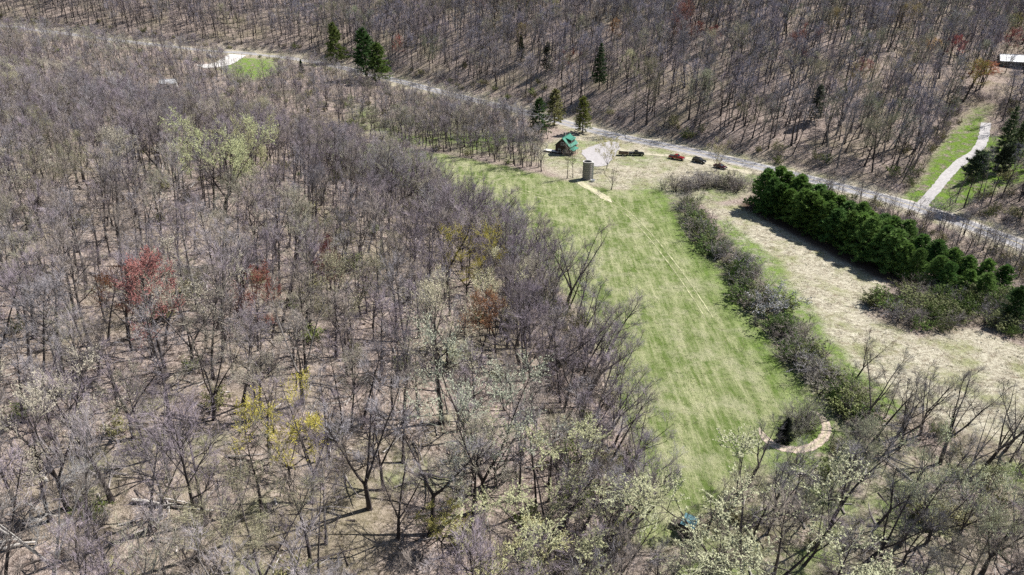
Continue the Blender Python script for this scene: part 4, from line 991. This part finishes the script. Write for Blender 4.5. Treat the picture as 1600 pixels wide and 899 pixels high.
rect('chute', si, plain('chute_pale', (.62, .60, .56), .8), (SR - .05, -.35, 0), (SR + .5, .35, SHT * .97))
part('rim', si, plain('rim_pale', (.55, .52, .48), .8), lambda b: ring(b, SR - .2, SR + .06, SHT, SHT + .14))
part('base', si, CONC, lambda b: ring(b, SR - .1, SR + .3, .1, .38))
# stone-white tub by the silo
tb = at(926, 284)
def lathe(b, prof, n=14):
    k = len(b.v)
    for r_, z in prof:
        for i in range(n): b.v.append(Vector((r_ * math.cos(6.2832 * i / n), r_ * math.sin(6.2832 * i / n), z)))
    for j in range(len(prof) - 1):
        for i in range(n): b.f.append((k + j * n + i, k + j * n + (i + 1) % n, k + (j + 1) * n + (i + 1) % n, k + (j + 1) * n + i)); b.m.append(0)
wt = empty('water_trough', (tb.x, tb.y, tb.z)); tag(wt, 'small whitish trough on the grass at the foot of the silo', 'trough')
part('tub', wt, WHITEP, lambda b: lathe(b, ((.0, .05), (.65, .05), (.75, .6), (.7, .6), (.6, .12), (.0, .12))))
part('rim', wt, STEEL, lambda b: ring(b, .7, .8, .6, .66, 16))
# flatbed by the cabin
fb = at(862, 238)
fl = empty('flatbed_trailer', (fb.x, fb.y, fb.z), (0, 0, R(-28))); tag(fl, 'long low white flatbed trailer on the grass beside the cabin', 'trailer')
rect('deck', fl, WHITEP, (-3.0, -.9, .55), (3.0, .9, .68)); rect('tongue', fl, STEEL, (3.0, -.07, .5), (4.2, .07, .6))
def wheel(parent, x, y, r=.34, w=.22):
    RUB = MATS['rubber']
    def cyl(b, r, y0, y1, n=16):
        k = len(b.v)
        for yy in (y0, y1):
            for i in range(n): b.v.append(Vector((x + r * math.cos(6.2832 * i / n), yy, r_c + r * math.sin(6.2832 * i / n))))
        b.f.append(tuple(range(k, k + n))); b.f.append(tuple(reversed(range(k + n, k + 2 * n)))); b.m += [0, 0]
        for i in range(n): b.f.append((k + i, k + n + i, k + n + (i + 1) % n, k + (i + 1) % n)); b.m.append(0)
    r_c = r
    wh = part('wheel', parent, RUB, lambda b: cyl(b, r, y - w / 2, y + w / 2))
    s_ = 1 if y > 0 else -1
    part('rim', wh, STEEL, lambda b: cyl(b, r * .6, min(y + s_ * w / 2, y + s_ * (w / 2 + .02)), max(y + s_ * w / 2, y + s_ * (w / 2 + .02))))
MATS = {'rubber': plain('tyre_rubber', (.02, .02, .02), .9)}
for x in (-.5, .4):
    for y in (-1.02, 1.02): wheel(fl, x, y, .3, .2)

# ------------------------------------------------------------------ vehicles
CHROME = plain('bumper_chrome', (.5, .5, .5), .25, .8, .5, amt=.05)
LAMP = plain('headlight_lens', (.85, .85, .82), .15, 0, .6, amt=.05); TAIL = plain('tail_light', (.35, .02, .02), .3, 0, .5, amt=.1)
BLACKP = plain('black_trim', (.02, .02, .022), .5, amt=.1)
def paint(name, c): return plain(name, c, .22, .25, .6, nscale=1, amt=.04)
def car(name, px_, py_, heading, kind, col, label, cat='car'):
    p = at(px_, py_); e = empty(name, (p.x, p.y, p.z + .06), (0, 0, heading)); tag(e, label, cat, 'vehicles parked along the road')
    pm = paint(name + '_paint', col)
    if kind == 'pickup':
        Lh, w, hood, belt, roof = 2.8, .95, 1.08, 1.15, 1.85
        body = [(-2.8, .45), (-2.8, 1.1), (.0, 1.15), (1.35, 1.12), (2.55, 1.02), (2.78, .85), (2.78, .45), (2.25, .45), (2.1, .78), (1.55, .78), (1.4, .45), (-1.35, .45), (-1.5, .78), (-2.05, .78), (-2.2, .45)]
        cabp = [(-.85, 1.12), (-.7, 1.78), (.35, 1.82), (.95, 1.12)]; wx = (1.82, -1.78)
    elif kind == 'suv':
        Lh, w = 2.4, .93
        body = [(-2.35, .4), (-2.38, 1.05), (1.1, 1.1), (2.2, .98), (2.4, .8), (2.4, .4), (1.9, .4), (1.78, .72), (1.2, .72), (1.08, .4), (-1.0, .4), (-1.12, .72), (-1.7, .72), (-1.82, .4)]
        cabp = [(-2.32, 1.04), (-2.05, 1.66), (.2, 1.72), (1.05, 1.08)]; wx = (1.49, -1.41)
    else:
        Lh, w = 2.3, .9
        body = [(-2.25, .35), (-2.28, .95), (-1.4, 1.0), (1.0, .98), (2.1, .85), (2.3, .65), (2.3, .35), (1.85, .35), (1.72, .66), (1.16, .66), (1.04, .35), (-1.0, .35), (-1.12, .66), (-1.68, .66), (-1.8, .35)]
        cabp = [(-1.6, .97), (-.9, 1.42), (.15, 1.45), (.95, .97)]; wx = (1.44, -1.4)
    bo = part('body', e, pm, lambda b: b.prism(body, -w, w))
    md = bo.modifiers.new('round', 'BEVEL'); md.width = .06; md.segments = 2; md.limit_method = 'ANGLE'
    ca = part('cabin', e, pm, lambda b: b.prism(cabp, -w + .12, w - .12))
    md = ca.modifiers.new('round', 'BEVEL'); md.width = .07; md.segments = 2; md.limit_method = 'ANGLE'
    x0, x1 = cabp[0][0], cabp[-1][0]; zt = cabp[1][1]; zb = cabp[0][1]
    for s_ in (-1, 1):
        part('side_window', ca, GLASS, lambda b: b.prism([(x0 + .25, zb + .08), (cabp[1][0] + .08, zt - .1), (cabp[2][0] - .05, zt - .08), (x1 - .3, zb + .08)], s_ * (w - .125), s_ * (w - .105)))
    (ax, az), (bx_, bz) = cabp[2], cabp[3]
    ws_ = part('windscreen', ca, GLASS, lambda b: b.prism([(bx_ - .06, bz + .06), (ax + .02, az - .06), (ax + .05, az - .03), (bx_ + .0, bz + .07)], -w + .22, w - .22))
    for x in wx:
        for y in (-w + .06, w - .06): wheel(e, x, y, .38 if kind != 'sedan' else .32, .24)
    xb = max(q[0] for q in body)
    for s_ in (-1, 1):
        rect('headlight', e, LAMP, (xb - .08, s_ * (w - .22) - .16, .68), (xb + .03, s_ * (w - .22) + .16, .84))
        rect('tail_light', e, TAIL, (-xb - .03, s_ * (w - .14) - .08, .72), (-xb + .05, s_ * (w - .14) + .08, .98))
        rect('mirror', e, pm, (x1 - .38, s_ * (w + .1) - .1, zb + .02), (x1 - .22, s_ * (w + .1) + .1, zb + .2))
    rect('bumper', e, CHROME if kind == 'pickup' else BLACKP, (xb - .05, -w + .05, .42), (xb + .1, w - .05, .6))
    rect('bumper', e, CHROME if kind == 'pickup' else BLACKP, (-xb - .1, -w + .05, .42), (-xb + .05, w - .05, .6))
    rect('grille', e, BLACKP, (xb - .03, -.5, .62), (xb + .02, .5, .84))
    if kind == 'pickup': rect('bed_liner', e, BLACKP, (-2.68, -w + .1, 1.1), (-.95, w - .1, 1.16))
    return e
def heading_at(a, b): p, q = at(*a), at(*b); return math.atan2(q.y - p.y, q.x - p.x)
car('pickup_truck', 994, 243, heading_at((974, 241), (1010, 242)), 'pickup', (.012, .014, .018), 'black pickup truck parked beside the small trailer', 'truck')
car('pickup_truck', 1057, 249, heading_at((1040, 244), (1085, 252)), 'pickup', (.24, .016, .02), 'bright red pickup truck parked at the roadside', 'truck')
car('parked_car', 1092, 254, heading_at((1080, 250), (1110, 257)), 'suv', (.015, .016, .018), 'black sport utility car parked between the red pickup and maroon car')
car('parked_car', 1125, 263, heading_at((1110, 258), (1145, 267)), 'sedan', (.05, .010, .018), 'dark maroon car, last of the cars parked along the road')
tp = at(974, 243); tr = empty('utility_trailer', (tp.x, tp.y, tp.z + .05), (0, 0, heading_at((962, 240), (990, 242)))); tag(tr, 'small brown wooden-sided utility trailer behind the black pickup', 'trailer')
rect('deck', tr, DARKW, (-1.7, -.9, .5), (1.7, .9, .6))
BRWN = plain('brown_board', (.16, .11, .07), .85, sc=(1, 1, 6))
rect('side_panel', tr, BRWN, (-1.7, -.95, .6), (1.7, -.89, 1.25)); rect('side_panel', tr, BRWN, (-1.7, .89, .6), (1.7, .95, 1.25)); rect('tailgate', tr, BRWN, (-1.76, -.89, .6), (-1.7, .89, 1.25)); rect('front_panel', tr, BRWN, (1.7, -.89, .6), (1.76, .89, 1.25))
rect('tongue', tr, STEEL, (1.76, -.06, .48), (2.7, .06, .58))
for y in (-1.05, 1.05): wheel(tr, -.1, y, .32, .2)
# hunting blind with blue tarp roof
bp_ = at(1075, 830); bl = empty('hunting_blind', (bp_.x, bp_.y, bp_.z), (0, 0, R(-32)), .82); tag(bl, 'small dark hunting blind with blue tarp roof at the wood edge', 'blind')
part('wall', bl, DARKW, lambda b: b.box((-1.1, -1.1, .5), (1.1, 1.1, 2.1)))
TARP = plain('blue_tarp', (.085, .19, .21), .7, nscale=2.5, amt=.5, bump=.08)
roof_slab('roof', bl, TARP, -1.2, 1.2, -1.25, 2.2, 1.25, 2.6, .1)
for x in (-1, 1):
    for y in (-1, 1): rect('leg', bl, DARKW, (x - .06, y - .06, -.3), (x + .06, y + .06, .5))
rect('window', bl, BLACKP, (-.7, -1.13, 1.3), (.7, -1.09, 1.7)); rect('door', bl, BRWN, (-1.13, -.4, .55), (-1.09, .4, 1.95))
rect('platform', bl, DARKW, (-2.9, -.8, .75), (-1.12, .8, .85)); rect('rail', bl, DARKW, (-2.9, -.8, 1.55), (-1.12, -.72, 1.63)); rect('rail', bl, DARKW, (-2.9, -.72, 1.55), (-2.82, .8, 1.63))
for y in (-.76, .76): rect('post', bl, DARKW, (-2.9, y - .04, -.3), (-2.82, y + .04, 1.55))
# fallen logs
LOGP = plain('bleached_log', (.50, .46, .41), .9, nscale=4, amt=.25, bump=.03, sc=(1, 1, 1)); LOGD = plain('dark_log', (.10, .085, .075), .95, nscale=4, amt=.3, bump=.03)
for (a, b, r_, m_, lb) in (((208, 785), (335, 803), .20, LOGP, 'long bleached log lying in the leaf litter near the whitish tree'), ((250, 782), (300, 790), .12, LOGP, 'short bleached log lying against the long one'), ((150, 555), (195, 565), .18, LOGD, 'dark fallen log left of the scarlet maple'),
                         ((255, 648), (330, 662), .2, LOGD, 'dark fallen trunk at the foot of the crooked beige tree'), ((480, 600), (545, 612), .15, LOGD, 'thin dark log between mustard-yellow and red-budded trees'), ((655, 742), (720, 752), .18, LOGD, 'dark fallen log among the open leaf litter before the forked tree'), ((0, 862), (60, 850), .16, LOGP, 'bleached log in the bottom corner of the wood')):
    p, q = at(*a), at(*b); n_ = 6; lg = empty('fallen_log', p); tag(lg, lb, 'log')
    pts = []
    for i in range(n_ + 1):
        c = p.lerp(q, i / n_); c = Vector((c.x, c.y + rng.uniform(-.15, .15), hz(c.x, c.y) + r_ * .8 + .25)); pts.append(c - p)
    part('stem', lg, m_, lambda b_: b_.tube(pts, [r_ * (1.15 - .09 * i) for i in range(n_ + 1)], 8))
    for i in (3, 4, 5):
        d_ = Vector((rng.uniform(-.6, .6), rng.uniform(-.6, .6), .7)).normalized(); part('branch_stub', lg, m_, lambda b_: b_.tube([pts[i], pts[i] + d_ * .6, pts[i] + d_ * 1.3 + Vector((.1, .1, 0))], [r_ * .35, r_ * .22, .02], 5))
for (a, lb) in (((327, 88), 'pale boulder beside the gravel turnoff, nearer the road'), ((332, 91), 'pale boulder beside the gravel turnoff, nearer the lawn')):
    p = at(*a); b = MB(); r2_ = random.Random(a[0])
    lathe(b, ((.0, -.3), (1.0, -.2), (1.3, .3), (.95, .85), (.4, 1.1), (.0, 1.12)), 9)
    b.v = [v * r2_.uniform(.82, 1.15) for v in b.v]
    tag(link('boulder', b.mesh('boulder', [plain('pale_stone', (.55, .53, .5), .9, bump=.05)]), None, p), lb, 'boulder')
